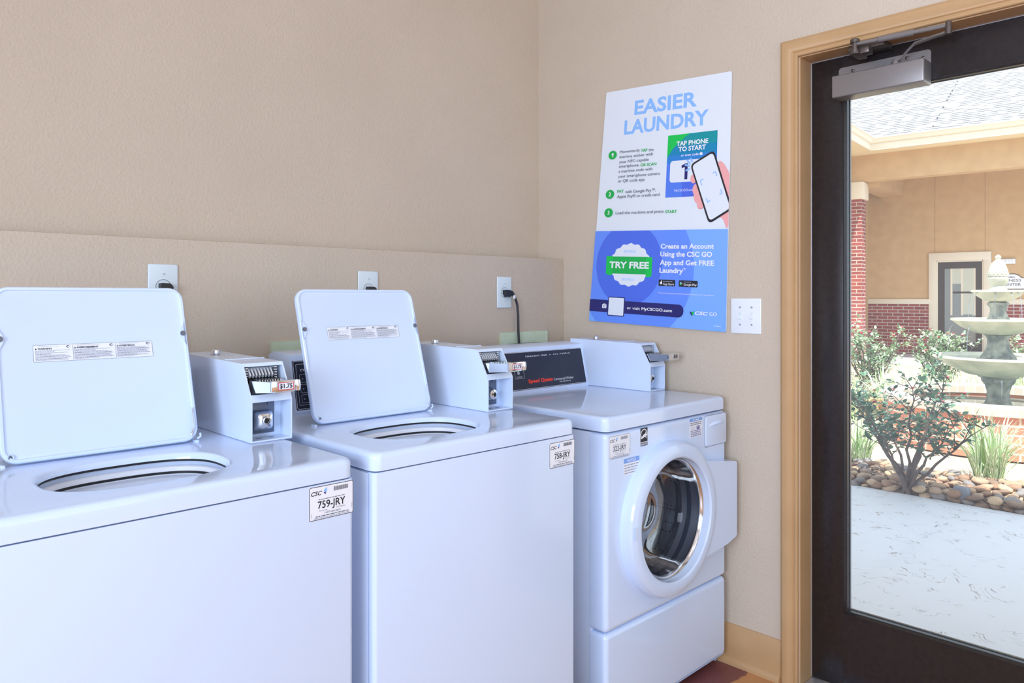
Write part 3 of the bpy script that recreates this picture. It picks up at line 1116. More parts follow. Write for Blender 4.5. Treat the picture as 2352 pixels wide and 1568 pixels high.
    a.poly([(18.24, 33.69), (18.62, 33.8), (18.72, 34.24), (18.55, 34.2)], 'p_navy')
    a.poly([(18.62, 33.8), (19.03, 33.6), (18.98, 33.98), (18.72, 34.24)], 'p_green2')
    T('CSC', 19.15, 34.09, 0.46, 'whiteink', 2.1, 0.035, shear=0.25)
    T('GO', 21.46, 34.09, 0.46, 'whiteink', 1.2, 0.008)
    a.dash(22.2, 35.3, 1.15, 0.07, 'p_white')


po = sheet('poster', None, poster_fn, 24, 36, 0.003, 'p_white', r=0.25, draw=draw_poster, origin=(PX, -0.5, 1.7), box=(0, 0, 24, 36), lift=0.00007)
tag(po, 'blue and white laundry instruction poster on the right wall', 'poster')


# ------------------------------------------------------------------ washers
def id_sticker(parent, x, y, z, w, h, number, faint=False):
    U = w / 100.0
    H = h / U

    def d(a):
        dk = 'inkdark' if faint else 'ink'
        md = 'inkgrey' if faint else 'inkdark'
        a.frame(0.3, 0.3, 99.4, H - 0.6, 4, 1.3, md if faint else 'ink')
        a.text('CSC', 4.5, 18, 8.5, dk, 24, 0.02, shear=0.3)
        a.poly([(32, 10), (39, 4), (40, 11), (36, 15)], 'p_sky').poly([(31.5, 13), (35.5, 14), (38, 12), (36, 18.5)], 'p_navy')
        x0 = 55
        for i in range(16):
            ww = (2.4, 1.2, 1.8, 0.9)[(i * 7) % 4]
            a.rect(x0, 6, ww * 0.8, 8.5, md, 1 if i == 0 else 0)
            x0 += ww * 0.8 + 0.8
        a.dash(21, 26, 60, 1.3, md)
        a.text(number, 19, 44.5, 14.5, dk, 62, 0.012)
        a.text('For Service', 22, 50, 2.2, md, 18)
        a.text('Pass Services', 61, 49, 2.2, md, 20)
        a.text('1-877-264-6622', 34, 56.0, 3.6, md, 36)
        a.dash(14, 58.6, 74, 1.7, md)
        a.dash(11, 62.0, 80, 1.2, 'inkgrey')
        a.dash(8, 64.4, 84, 1.2, 'inkgrey')
        a.rect(4, 52, 0.8, 8, 'inkgrey').rect(95.5, 45, 0.8, 10, 'inkgrey', 0)
    return sheet('id_sticker', parent, lambda u, v, dd: (x + u * U, y - dd, z - v * U), 100, H, 0.0003, 'paper', r=4, draw=d, lift=0.00006)


def coin_box(root, x, yf, z, w, depth, price, redtag, round_lock):
    """housing with its parts as sub-parts"""
    T = 0.0035
    KZ_, TZ, TY, BZ = 0.096, 0.178, 0.047, 0.184
    mb = MB()
    side = [(0, 0), (0, KZ_), (TY, TZ), (depth, BZ), (depth, 0)]
    for x0 in (x, x + w - T):
        mb.prism(side, lambda u, v, d: (d, yf + u, z + v), x0, x0 + T)
    f = lambda u, v, d: (d, yf + u, z + v)
    xi0, xi1 = x + T, x + w - T
    mb.prism([(TY, TZ), (depth, BZ), (depth, BZ - T), (TY + 0.001, TZ - T)], f, xi0, xi1)
    mb.prism([(0, 0), (depth, 0), (depth, 0.005), (0, 0.005)], f, xi0, xi1)
    mb.prism([(depth - T, 0), (depth, 0), (depth, BZ), (depth - T, BZ)], f, xi0, xi1)
    mb.prism([(0, KZ_), (0.0065, KZ_ + 0.0125), (0.05, KZ_ + 0.012), (0.05, KZ_ - 0.004), (0, KZ_ - 0.004)], f, xi0, xi1)   # shelf
    mb.prism([(0.052, 0.005), (0.056, 0.005), (0.056, KZ_), (0.052, KZ_)], f, xi0, xi1)                                    # back of lower recess
    mb.prism([(0.100, KZ_), (0.104, KZ_), (0.104, TZ), (0.100, TZ)], f, xi0, xi1)                                          # back of upper recess
    mb.prism([(TY, TZ), (TY - 0.0035, TZ - 0.008), (TY + 0.002, TZ - 0.008), (TY + 0.006, TZ - T)], f, xi0, xi1)
    mb.box(x + 0.0005, x + w - 0.0005, yf + 0.14, yf + 0.1412, z + 0.1805, z + 0.1825)
    mb.box(x - 0.0003, x + w + 0.0003, yf - 0.0003, yf + depth, z, z + 0.0016, mi=1)
    for dx in (0.030, 0.058):
        mb.lathe([(0.0065, 0.0052), (0.0065, 0.0062)], (x + dx, yf + 0.022, z), 'z', 16, 1, cap1=True)
    hs = mb.build('coin_box', [M['white_side'], M['seam']], root)
    mb = MB()
    mb.box(x + 0.006, x + w - 0.020, yf + 0.049, yf + 0.052, z + 0.012, z + 0.090, 0.001)
    for dx, dz in ((0.066, 0.080), (0.066, 0.026)):
        mb.lathe([(0.004, 0.0), (0.0035, -0.002)], (x + dx, yf + 0.049, z + dz), 'y', 12, 0, cap1=True)
    mb.build('lock_plate', M['lockplate'], hs, origin=root.location)
    mb = MB()
    lx, lz = x + 0.046, z + 0.045
    if round_lock:
        mb.lathe([(0.021, 0.049), (0.021, 0.044), (0.018, 0.040), (0.015, 0.028), (0.0145, 0.024), (0.008, 0.022), (0.0075, 0.026)], (lx, yf, lz), 'y', 28, 0, cap1=True)
    else:
        fr = lambda u, v, d: (u, yf + d, v)
        rings = []
        for hw, d, r in ((0.0235, 0.049, 0.008), (0.0230, 0.040, 0.008), (0.0200, 0.026, 0.009), (0.0150, 0.021, 0.009)):
            rings.append([fr(u, v, d) for u, v in rrect(lx, lz, hw, hw, r)])
        mb.loft(rings, 0, True, False, True)
        mb.lathe([(0.011, 0.021), (0.0105, 0.017), (0.0075, 0.0165), (0.007, 0.020)], (lx + 0.001, yf, lz), 'y', 24, 0, cap1=True)
    mb.lathe([(0.0062, 0.0195), (0.0062, 0.0190)], (lx + 0.001 * (not round_lock), yf, lz), 'y', 18, 1, cap1=True)
    mb.build('lock', [M['chrome'], M['black']], hs, origin=root.location, angle=50)
    # coin chute: row of upright slots over the slide
    mb = MB()
    fx = lambda u, v, d: (d, yf + u, z + v)
    mb.prism([(0.052, 0.167), (0.072, 0.142), (0.076, 0.142), (0.062, 0.170)], fx, x + 0.012, x + w - 0.022)
    mb.prism([(0.030, 0.140), (0.076, 0.148), (0.076, 0.142), (0.032, 0.132)], fx, x + 0.010, x + w - 0.020, 1)
    n = 8
    for i in range(n):
        xa = x + 0.016 + i * (w - 0.046) / (n - 1)
        mb.prism([(0.044, 0.160), (0.050, 0.166), (0.066, 0.150), (0.040, 0.144), (0.036, 0.150)], fx, xa - 0.0016, xa + 0.0016)
        mb.lathe([(0.0048, 0), (0.0044, -0.0014)], (xa, yf + 0.0555, z + 0.161), 'y', 12, 2, cap1=True)
    for xa in (x + 0.007, x + w - 0.022):
        for q in range(6):
            mb.box(xa, xa + 0.006, yf + 0.044, yf + 0.060, z + 0.135 + q * 0.006, z + 0.1375 + q * 0.006)
    mb.build('coin_chute', [M['chutesteel'], M['black'], M['white_plastic']], hs, origin=root.location)
    # slide tongue
    mb = MB()
    zt0, zt1 = z + 0.119, z + 0.1405
    ring = []
    for (yy, xa, xb, za, zb) in ((0.075, 0.010, w - 0.018, z + 0.110, z + 0.138), (0.012, 0.010, w - 0.018, z + 0.110, zt1 - 0.001), (0.006, 0.012, w - 0.026, zt0 - 0.006, zt1 - 0.0005), (-0.066, 0.024, 0.070, zt0, zt1 + 0.001)):
        ring.append([(x + xa, yf + yy, za), (x + xb, yf + yy, za), (x + xb, yf + yy, zb), (x + xa, yf + yy, zb)])
    mb.loft(ring, 0, False, True, True)
    for i in range(9):
        xa = x + 0.018 + i * 0.0062
        mb.box(xa, xa + 0.003, yf - 0.004, yf + 0.03, zt1 - 0.001, zt1 + 0.0022)
    mb.build('coin_slide', M['chrome'], hs, origin=root.location)
    mb = MB()
    xc, zc = x + 0.046, z + 0.1335
    mb.box(xc - 0.033, xc + 0.033, yf - 0.073, yf - 0.066, zc - 0.0125, zc + 0.0125, 0.0018, 2)
    if redtag:
        mb.lathe([(0.006, -0.012), (0.0075, 0.0), (0.006, 0.012)], (xc + 0.030, yf - 0.071, zc), 'z', 12, 0, cap0=True, cap1=True)
    mb.build('slide_end', M['chrome'], hs, origin=root.location)

    def d(a):
        if redtag:
            a.frame(0, 0, 40, 18, 2, 1.6, 'redborder')
        a.text(price, 20, 14, 10.5, 'ink', 32, 0.03, 'c')
    px = xc - 0.018 if redtag else xc - 0.006
    sheet('price_tag', hs, lambda u, v, dd: (px + u * 0.00095 * (1 if redtag else 0.75), yf - 0.0732 - dd, zc + 0.0086 - v * 0.00095), 40, 18, 0.0003, 'paper' if redtag else 'steel', r=2, draw=d, origin=root.location)
    mb = MB()
    mb.lathe([(0.0105, 0.1835), (0.0105, 0.187), (0.0125, 0.188), (0.0115, 0.194), (0.006, 0.1965)], (x + 0.045 * w / 0.1, yf + depth - 0.10, z), 'z', 20, 0, cap1=True)
    mb.build('top_lock', M['chrome'], hs, origin=root.location, angle=50)
    return hs


def console(root, x0, x1, zb, draw):
    """control console with slanted face; the dark panel is a sub-part"""
    yb, yt, H = -0.259, -0.2225, 0.168
    mb = MB()
    prof = [(yb - 0.004, 0), (yb - 0.004, 0.006), (yb, 0.010), (yt - 0.002, H - 0.004), (yt + 0.006, H), (-0.135, H + 0.004), (-0.10, H - 0.006), (-0.095, 0)]
    mb.prism(prof, lambda u, v, d: (d, u, zb + v), x0, x1)
    cs = mb.build('console', M['white_side'], root)
    L = math.hypot(H, yt - yb)
    e = Vector((0, (yt - yb) / L, H / L))
    n = Vector((0, -H / L, (yt - yb) / L))
    e = Vector((0, yt - 0.002 - yb, H - 0.014)).normalized()
    n = Vector((0, -e.z, e.y))
    O = Vector((x0, yb, zb + 0.010))
    fn = lambda u, v, d: tuple(O + Vector((u, 0, 0)) + e * (0.142 - v) + n * (d + 0.0003))
    w = x1 - x0
    mbp = MB()

    def dd(a):
        a.frame(0.002, 0.001, w - 0.012, 0.138, 0.006, 0.0012, 'whiteink')
        draw(a, w)
    sheet('control_panel', cs, lambda u, v, d: fn(u + 0.006, v, d), w - 0.012, 0.141, 0.0006, 'panel', r=0.003, draw=dd, origin=root.location)
    return cs


def top_loader(x0, yf, name_label, number, lid_cx, hy, lab_s, price, box_yf, box_x, rlock, con_draw, group):
    """box_x: left side of the coin box"""
    W_, Zd, Zb, yb = 0.65, 0.989, 0.9475, -0.17
    x1 = x0 + W_
    root = thing('top_load_washer', name_label, 'washing machine', (x0 + W_ / 2, -0.5, 0.0), group=group)
    # cabinet
    mb = MB()
    mb.box(x0 + 0.002, x1 - 0.002, yf + 0.030, yb, 0.03, Zb - 0.004, 0.003)
    mb.build('cabinet', M['white_side'], root)
    mb = MB()
    mb.prism(rrect((x0 + x1) / 2, yf + 0.016, W_ / 2 - 0.001, 0.0145, 0.010, 5), lambda u, v, d: (u, v, d), 0.035, Zb - 0.0012, smooth=True)
    mb.build('front_panel', M['white'], root, angle=30)
    # deck with opening
    ocx, ocy = lid_cx - 0.003, yf + 0.199
    out = lambda i: rrect((x0 + x1) / 2, (yf + yb) / 2, W_ / 2 - i, (yb - yf) / 2 - i, 0.022 - i * .5, 8)
    hole = lambda k: superell(ocx, ocy, 0.163 * k, 0.126 * k, 2.6)
    fz = lambda u, v, d: (u, v, d)
    mb = MB()
    bev = 0.013
    rings = [[fz(u, v, Zb) for u, v in out(0.004)], [fz(u, v, Zb + 0.002) for u, v in out(0)], ]
    for k in range(7):
        t = k / 6 * PI / 2
        rings.append([fz(u, v, Zd - bev + bev * math.sin(t)) for u, v in out(bev * (1 - math.cos(t)))])
    mb.loft(rings, 0, True)
    mb.plate_hole(out(bev), hole(1.06), fz, Zd)
    lip = [(1.06, 0), (1.035, -0.0005), (1.015, -0.002), (1.0, -0.005), (0.99, -0.010), (0.985, -0.013)]
    mb.loft([[fz(u, v, Zd + dz) for u, v in hole(k)] for k, dz in lip], 0, True)
    mb.loft([[fz(u, v, Zb) for u, v in out(0.004)], [fz(u, v, Zb) for u, v in out(0.03)]], 1, False)
    mb.build('top_deck', [M['white'], M['seam']], root, angle=30)
    mb = MB()
    seq = [(1.0, -0.012, 0), (0.987, -0.0125, 1), (0.988, -0.0175, 1), (1.0, -0.018, 1)]
    mb.loft([[fz(u, v, Zd + dz) for u, v in hole(k)] for k, dz, _ in seq], 0, True)
    mb.build('deck_gasket', M['black'], root)
    mb = MB()
    seq = [(1.02, -0.018), (1.035, -0.026), (1.01, -0.028), (0.985, -0.0295), (0.98, -0.038)]
    mb.loft([[fz(u, v, Zd + dz) for u, v in hole(k)] for k, dz in seq], [1, 1, 0, 0], True)
    mb.build('tub_cover', [M['white_plastic'], M['tubgrey']], root)
    mb = MB()
    seq = [(0.99, -0.038), (0.97, -0.0385), (0.97, -0.043)]
    mb.loft([[fz(u, v, Zd + dz) for u, v in hole(k)] for k, dz in seq], 0, True)
    mb.build('tub_seal', M['black'], root)
    mb = MB()
    mb.loft([[fz(u, v, Zd + dz) for u, v in hole(k)] for k, dz in ((0.98, -0.043), (0.985, -0.062), (0.96, -0.066), (1.0, -0.15))], 0, True)
    mb.loft([[fz(u, v, Zd + dz) for u, v in hole(k)] for k, dz in ((1.0, -0.15), (1.05, -0.40), (0.2, -0.41))], 1, True, False, True)
    mb.build('basket', [M['white_plastic'], M['drum']], root)
    # lid leaning back past vertical
    tilt = math.atan2(0.104, 0.343)
    s_ = Vector((0, math.sin(tilt), math.cos(tilt)))
    n_ = Vector((0, -math.cos(tilt), math.sin(tilt)))
    O = Vector((lid_cx, hy, 0.9945))
    LF = lambda u, v, d: tuple(O + Vector((u, 0, 0)) + s_ * v + n_ * d)
    Lh, hw, cr = 0.364, 0.190, 0.032
    rr_ = lambda i: rrect(0, Lh / 2, hw - i, Lh / 2 - i, max(cr - i, 0.012), 8)
    # the rim narrows to a notch beside each bumper screw
    mb = MB()
    prof = [(0.006, -0.018), (0.001, -0.014), (0.0, -0.008), (0.001, -0.002), (0.003, 0.0), (0.0075, 0.0), (0.0095, -0.003), (0.012, -0.0035)]
    mb.loft([[LF(u, v, d) for u, v in rr_(i)] for i, d in prof], 0, True)
    mb.add([LF(u, v, -0.0035) for u, v in rr_(0.012)], [list(range(len(rr_(0.012))))], 0)
    mb.add([LF(u, v, -0.018) for u, v in rr_(0.006)], [list(range(len(rr_(0.006))))], 0)
    for sgn in (1, -1):
        pad = roundpoly([(sgn * (hw - 0.004), 0.282), (sgn * (hw - 0.010), 0.270), (sgn * (hw - 0.017), 0.258), (sgn * (hw - 0.017), 0.246), (sgn * (hw - 0.010), 0.232), (sgn * (hw - 0.004), 0.222)], 0.004, 3)
        mb.prism(pad, LF, -0.004, 0.0)
    lid = mb.build('lid', M['white'], root, angle=30)
    for sgn in (1, -1):
        mb = MB()
        c = Vector((sgn * (hw - 0.0105), 0.252, 0))
        rings = [[LF(c.x + r * math.cos(a), c.y + r * math.sin(a), h) for a in [2 * PI * i / 20 for i in range(20)]] for r, h in ((0.0058, 0.0), (0.0058, 0.002), (0.0045, 0.004), (0.002, 0.004))]
        mb.loft(rings, 0, True, False, True)
        mb.build('bumper', M['screw'], lid, origin=root.location)
    mb = MB()
    xx = hw - 0.005
    pts = [(xx - 0.004, 0.075, 0.002), (xx - 0.0045, 0.070, 0.003), (xx - 0.004, 0.030, 0.003), (xx - 0.012, 0.018, 0.003), (xx - 0.012, 0.012, 0.003), (xx - 0.006, 0.010, 0.002)]
    mb.tube([LF(*p) for p in pts], 0.0016, 8)
    mb.tube([LF(xx + 0.002, 0.004, -0.004), LF(xx + 0.009, 0.008, -0.004), LF(xx + 0.010, 0.016, -0.006)], 0.0024, 8, 1)
    mb.build('hinge_spring', [M['chrome'], M['white']], lid, origin=root.location)
    mb = MB()
    rings = [[LF(-hw + 0.016 + r * math.cos(a), 0.014 + r * math.sin(a), h) for a in [2 * PI * i / 20 for i in range(20)]] for r, h in ((0.0065, -0.0025), (0.006, 0.0012), (0.0042, 0.0012), (0.004, -0.002))]
    mb.loft(rings, 0, True, False, True)
    mb.tube([LF(-hw + 0.013, 0.011, 0.0), LF(-hw + 0.017, 0.017, 0.0), LF(-hw + 0.019, 0.012, 0.0)], 0.0011, 6, 1)
    mb.build('hinge_screw', [M['white'], M['inkdark']], lid, origin=root.location)
    U = 0.233 / 200.0

    def d(a):
        a.frame(0, 0, 200, 31, 2, 0.55, 'inkdark')
        for k, (cx0, hd, cw) in enumerate(((3, 'WARNING', 58), (64.5, 'AVERTISSEMENT', 68), (135.5, 'ADVERTENCIA', 62))):
            a.dash(cx0 + 5, 2.6, cw * 0.55, 0.55, 'inkgrey')
            a.poly([(cx0, 8.6), (cx0 + 1.6, 5.6), (cx0 + 3.2, 8.6)], 'ink')
            a.text(hd, cx0 + 4.2, 8.6, 3.0, 'ink', {'WARNING': 22, 'AVERTISSEMENT': 36, 'ADVERTENCIA': 28}[hd], 0.03)
            a.poly(circ(cx0 + cw - 6, 4.4, 3.0, 20, 2.2), 'inkdark').poly(circ(cx0 + cw - 5, 4.8, 2.3, 16, 1.0), 'paper')
            for r in range(9):
                a.dash(cx0, 10.4 + r * 2.15, cw - (0, 24, 4, 30, 8, 2, 0, 5, 3)[(r + k * 2) % 9] - 3, 0.75, 'inkdark' if r % 2 else 'inkgrey', 2, 9)
            if k:
                a.rect(cx0 - 2.2, 2.5, 0.5, 27, 'inkdark')
    sheet('warning_label', lid, lambda u, v, dd: LF(lab_s[0] + u * U, lab_s[1] - v * U, -0.0034 + dd), 200, 31, 0.0002, 'paper', r=2, draw=d, origin=root.location, lift=0.00006)
    # two hinge ears on the deck
    for u in (-0.186, 0.186):
        mb = MB()
        mb.box(lid_cx + u - 0.004, lid_cx + u + 0.004, hy + 0.002, hy + 0.022, Zd - 0.002, Zd + 0.005, 0.0015)
        mb.build('lid_hinge', M['white'], root)
    coin_box(root, box_x, box_yf, Zd, 0.1005, 0.40, price, True, rlock)
    console(root, x0 + 0.135 if x0 > -1.7 else x0 + 0.135, box_x, Zd, con_draw)
    id_sticker(root, x1 - 0.1035, yf + 0.0014, number[1], 0.101, 0.0675, number[0])
    for fx in (x0 + 0.05, x1 - 0.05):
        for fy in (yf + 0.08, yb - 0.06):
            mb = MB()
            mb.lathe([(0.02, 0.0), (0.02, 0.012), (0.008, 0.013), (0.008, 0.036)], (fx, fy, 0), 'z', 16, 0, cap0=True)
            mb.build('leveling_foot', M['black'], root)
    return root


def con_cycle(a, w):
    a.frame(0.010, 0.010, 0.10, 0.118, 0.003, 0.0008, 'whiteink')
    a.text('CYCLE SELECT', 0.022, 0.031, 0.006, 'whiteink', 0.075, 0.02)
    for k in range(3):
        y = 0.040 + k * 0.029
        a.frame(0.018, y, 0.085, 0.024, 0.004, 0.0007, 'whiteink')
        a.poly(circ(0.027, y + 0.013, 0.0022, 12), 'inkgrey')
        a.dash(0.040, y + 0.008, 0.05, 0.003, 'whiteink')


def con_speed(a, w):
    """front loader panel"""
    W2 = w
    a.text('PERMANENT PRESS', 0.248, 0.021, 0.0052, 'whiteink', 0.118, 0.02, space=1.5)
    a.poly(circ(0.3825, 0.018, 0.002, 12), 'whiteink')
    a.text('ALL FABRIC', 0.400, 0.020, 0.0052, 'whiteink', 0.098, 0.02, space=1.6)
    a.text('Speed Queen', 0.243, 0.1185, 0.0145, 'red', 0.134, 0.05)
    a.text('Commercial Washer', 0.382, 0.1185, 0.0095, 'whiteink', 0.115, 0.0)
    a.text('Ultra High Efficiency', 0.412, 0.127, 0.0045, 'whiteink', 0.066)
    a.frame(0.178, 0.062, 0.048, 0.036, 0.002, 0.0008, 'whiteink')
    a.text('TO START', 0.186, 0.094, 0.004, 'whiteink', 0.03)
    a.poly(circ(0.198, 0.077, 0.0058, 20), 'whiteink').poly(circ(0.198, 0.077, 0.0042, 20), 'inkgrey')


GW = 'top loading washers with raised lids'
top_loader(-2.2577, -0.8550, 'leftmost top loading washer with raised lid at the left picture edge', ('759-JRY', 0.9435), -1.963, -0.470, (-0.123, 0.2375),
           '$1.75', -0.5735, -1.6995, False, con_cycle, GW)
top_loader(-1.5590, -0.8540, 'middle top loading washer with raised lid beside the front loader', ('758-JRY', 0.9350), -1.295, -0.478, (-0.112, 0.2565),
           '$1.75', -0.6065, -1.0068, True, con_cycle, GW)


# front loading washer
def front_loader():
    x0, x1, yf, yb = -0.7328, -0.0499, -0.819, -0.16
    Zt, Zl, Zd = 0.967, 0.9215, 0.3285
    root = thing('front_load_washer', 'front loading washer with round glass door by the corner', 'washing machine', ((x0 + x1) / 2, -0.5, 0))
    xm = (x0 + x1) / 2
    yfr = yf + 0.060     # front panels are this deep
    mb = MB()
    mb.box(x0 + 0.003, x0 + 0.03, yfr, yb, 0.03, Zl - 0.004, 0.002)
    mb.box(x1 - 0.03, x1 - 0.003, yfr, yb, 0.03, Zl - 0.004, 0.002)
    mb.box(x0 + 0.003, x1 - 0.003, yb - 0.02, yb, 0.03, Zl - 0.004, 0.002)
    mb.box(x0 + 0.03, x1 - 0.03, yfr, yb - 0.02, 0.03, 0.06)
    mb.build('cabinet', M['white_side'], root)
    mb = MB()
    out = lambda i: rrect(xm, (yf + yb) / 2, (x1 - x0) / 2 - i, (yb - yf) / 2 - i, 0.024 - i * .4, 8)
    fz = lambda u, v, d: (u, v, d)
    rings = [[fz(u, v, Zl) for u, v in out(0.004)], [fz(u, v, Zl + 0.002) for u, v in out(0)]]
    bev = 0.012
    for k in range(7):
        t = k / 6 * PI / 2
        rings.append([fz(u, v, Zt - bev + bev * math.sin(t)) for u, v in out(bev * (1 - math.cos(t)))])
    mb.loft(rings, 0, True)
    mb.add([fz(u, v, Zt) for u, v in out(bev)], [list(range(len(out(bev))))], 0)
    mb.loft([[fz(u, v, Zl) for u, v in out(0.004)], [fz(u, v, Zl) for u, v in out(0.03)]], 1, False)
    mb.build('top_panel', [M['white'], M['seam']], root, angle=30)
    # front panel with round opening
    DX, DZc = -0.4200, 0.6130
    fy = lambda u, v, d: (u, d, v)

    def front(name, z0, z1, hole):
        mb = MB()
        zc, hh = (z0 + z1) / 2, (z1 - z0) / 2
        ro = lambda i: rrect(xm, zc, (x1 - x0) / 2 - 0.0003 - i, hh - i, max(0.014 - i * .5, 0.004), 6)
        b = 0.018
        rings = [[fy(u, v, yfr) for u, v in ro(0)]]
        for k in range(8):
            t = k / 7 * PI / 2
            rings.append([fy(u, v, yf + b - b * math.sin(t)) for u, v in ro(b * 0.8 * (1 - math.cos(t)))])
        mb.loft(rings, 0, True)
        if hole:
            hp = circ(DX, DZc, 0.205, 64)
            mb.plate_hole(ro(b * 0.8), hp, fy, yf)
            mb.loft([[fy(u, v, yf) for u, v in hp], [fy(u, v, yfr) for u, v in hp]], 0, True)
        else:
            mb.add([fy(u, v, yf) for u, v in ro(b * 0.8)], [list(range(len(ro(b * 0.8))))], 0)
        return mb.build(name, M['white'], root, angle=30)
    front('front_panel', Zd + 0.002, Zl - 0.0035, True)
    front('lower_panel', 0.050, Zd - 0.002, False)
    mb = MB()
    mb.prism([(yf + 0.004, 0.052), (yf + 0.035, 0.022), (yfr, 0.022), (yfr, 0.052)], lambda u, v, d: (d, u, v), x0 + 0.004, x1 - 0.006)
    mb.box(x1 - 0.052, x1 - 0.043, yf + 0.0135, yf + 0.030, 0.036, 0.042, mi=1)
    mb.build('toe_kick', [M['white_side'], M['seam']], root)
    # door
    mb = MB()
    prof = [(0.246, yf + 0.001), (0.246, yf - 0.010), (0.2445, yf - 0.026), (0.238, yf - 0.038), (0.226, yf - 0.0445), (0.212, yf - 0.046), (0.199, yf - 0.0445), (0.1945, yf - 0.040), (0.1925, yf - 0.030), (0.190, yf - 0.012), (0.186, yf - 0.004)]
    mb.lathe(prof, (DX, 0, DZc), 'y', 88, 0)
    # hinge block on the right, blending into the ring
    tab = roundpoly([(-0.300, 0.765), (-0.180, 0.760), (-0.0455, 0.742), (-0.0455, 0.478), (-0.105, 0.464), (-0.225, 0.44)], [0.01, 0.05, 0.006, 0.006, 0.01, 0.02], 5)
    hole = circ(DX, DZc, 0.215, 64)
    tab2 = [p for p in tab]
    rings = [[fy(u, v, yf + 0.002) for u, v in tab2], [fy(u, v, yf - 0.024) for u, v in tab2], [fy(u + (-0.006 if u > -0.06 else 0), v, yf - 0.031) for u, v in tab2]]
    cen = (-0.205, 0.61)
    # keep the block outside the glass: build it as a band between the ring edge and the right side
    band = []
    for k in range(25):
        a = math.radians(-46 + 92 * k / 24)
        band.append((DX + 0.226 * math.cos(a), DZc + 0.226 * math.sin(a)))
    outl = band + [(-0.120, 0.752), (-0.0520, 0.742), (-0.0455, 0.736), (-0.0455, 0.484), (-0.0520, 0.477), (-0.105, 0.464)]
    mb.prism(outl, fy, yf + 0.012, yf - 0.0405)
    dr = mb.build('door', M['white'], root, angle=32)
    mb = MB()
    mb.lathe([(0.190, yf - 0.016), (0.186, yf - 0.020), (0.182, yf - 0.016), (0.180, yf - 0.006)], (DX, 0, DZc), 'y', 72, 0)
    mb.build('door_ring', M['chrome'], dr, origin=root.location)
    mb = MB()
    mb.lathe([(0.183, yf - 0.012), (0.178, yf + 0.010), (0.168, yf + 0.045), (0.152, yf + 0.075), (0.120, yf + 0.092), (0.06, yf + 0.097)], (DX, 0, DZc), 'y', 72, 0, cap1=True)
    mb.build('door_glass', M['washglass'], dr, origin=root.location)
    mb = MB()
    mb.prism(rrect(-0.642, 0.6185, 0.012, 0.019, 0.002, 3), fy, yf - 0.0465, yf - 0.0445)
    mb.build('door_pull', M['white'], dr, origin=root.location)
    mb = MB()
    mb.lathe([(0.205, yf + 0.006), (0.200, yf + 0.020), (0.192, yf + 0.030), (0.196, yf + 0.050), (0.186, yf + 0.064), (0.190, yf + 0.09), (0.21, yf + 0.10)], (DX, 0, DZc), 'y', 72, 0)
    mb.build('door_gasket', M['gasket'], root)
    mb = MB()
    mb.lathe([(0.205, yf + 0.098), (0.225, yf + 0.110), (0.250, yf + 0.13), (0.250, yf + 0.45), (0.20, yf + 0.47)], (DX, 0, DZc), 'y', 72, 0, cap1=True)
    for k in range(3):
        a = 2 * PI * k / 3 + 0.5
        c = Vector((DX + 0.245 * math.cos(a), 0, DZc + 0.245 * math.sin(a)))
        t = Vector((-math.sin(a), 0, math.cos(a)))
        r_ = Vector((-math.cos(a), 0, -math.sin(a)))
        rg = []
        for yy in (yf + 0.14, yf + 0.44):
            rg.append([c + t * 0.045 + Vector((0, yy, 0)), c + t * 0.012 + r_ * 0.05 + Vector((0, yy, 0)), c - t * 0.012 + r_ * 0.05 + Vector((0, yy, 0)), c - t * 0.045 + Vector((0, yy, 0))])
        mb.loft(rg, 0, True, True, True)
    mb.build('drum', M['drum'], root)
    # detergent drawer with pull
    mb = MB()
    ro = lambda i: rrect(-0.1215, 0.857, 0.0695 - i, 0.0525 - i, 0.010, 5)
    mb.loft([[fy(u, v, yf - 0.0002) for u, v in ro(-0.0025)], [fy(u, v, yf - 0.0002) for u, v in ro(0.0)]], 1, False)
    mb.loft([[fy(u, v, yf + 0.001) for u, v in ro(0)], [fy(u, v, yf - 0.002) for u, v in ro(0.0005)], [fy(u, v, yf - 0.004) for u, v in ro(0.004)]], 0, True, False, True)
    dd_ = mb.build('detergent_drawer', [M['white'], M['inkgrey']], root, angle=30)
    mb = MB()
    N = 14
    arc = [(-0.166 + 0.094 * k / N, 0.869 + 0.0135 * math.sin(PI * (0.12 + 0.62 * k / N))) for k in range(N + 1)]
    rg = []
    for k, (u, v) in enumerate(arc):
        q = 0.010 * math.sin(PI * k / N) + 0.0015
        rg.append([(u, yf - 0.003, v + 0.008), (u, yf - 0.004 - q * .8, v + 0.003), (u, yf - 0.004 - q, v), (u, yf - 0.003, v - 0.001)])
    mb.loft(rg, 0, False, True, True)
    mb.build('drawer_pull', M['white'], dd_, origin=root.location)
    # stickers
    id_sticker(root, -0.7195, yf, 0.9090, 0.1035, 0.066, '322-JRY', True)

    def d(a):
        a.rect(0, 0, 36, 42, 'ink')
        pts = [(18 + 17 * math.cos(t), 21 - 18 * math.sin(t)) for t in [PI * k / 24 for k in range(-2, 27)]]
        pin = [(18 + 14.2 * math.cos(t), 21 - 15 * math.sin(t)) for t in [PI * k / 24 for k in range(-2, 27)]]
        a.k += 1
        n = len(pts)
        a.mb.add([a.fn(*p, a.k * a.lift) for p in pts + pin], [[i, i + 1, n + i + 1, n + i] for i in range(n - 1)], a.mi('paper'))
        a.poly([(2, 33), (4, 22), (6, 27), (15, 20), (24, 18), (28, 10), (29, 19), (35, 22), (29, 24), (31, 34), (24, 27), (14, 30)], 'paper')
        a.rect(0, 44, 36, 10, 'inkdark')
        a.text('ENERGY STAR', 2, 51.5, 5, 'paper', 32, 0.02)
    sheet('energy_sticker', root, lambda u, v, dd: (-0.5640 + u * 0.00103, yf - dd, 0.9150 - v * 0.00103), 36, 54, 0.0002, 'paper', draw=d)

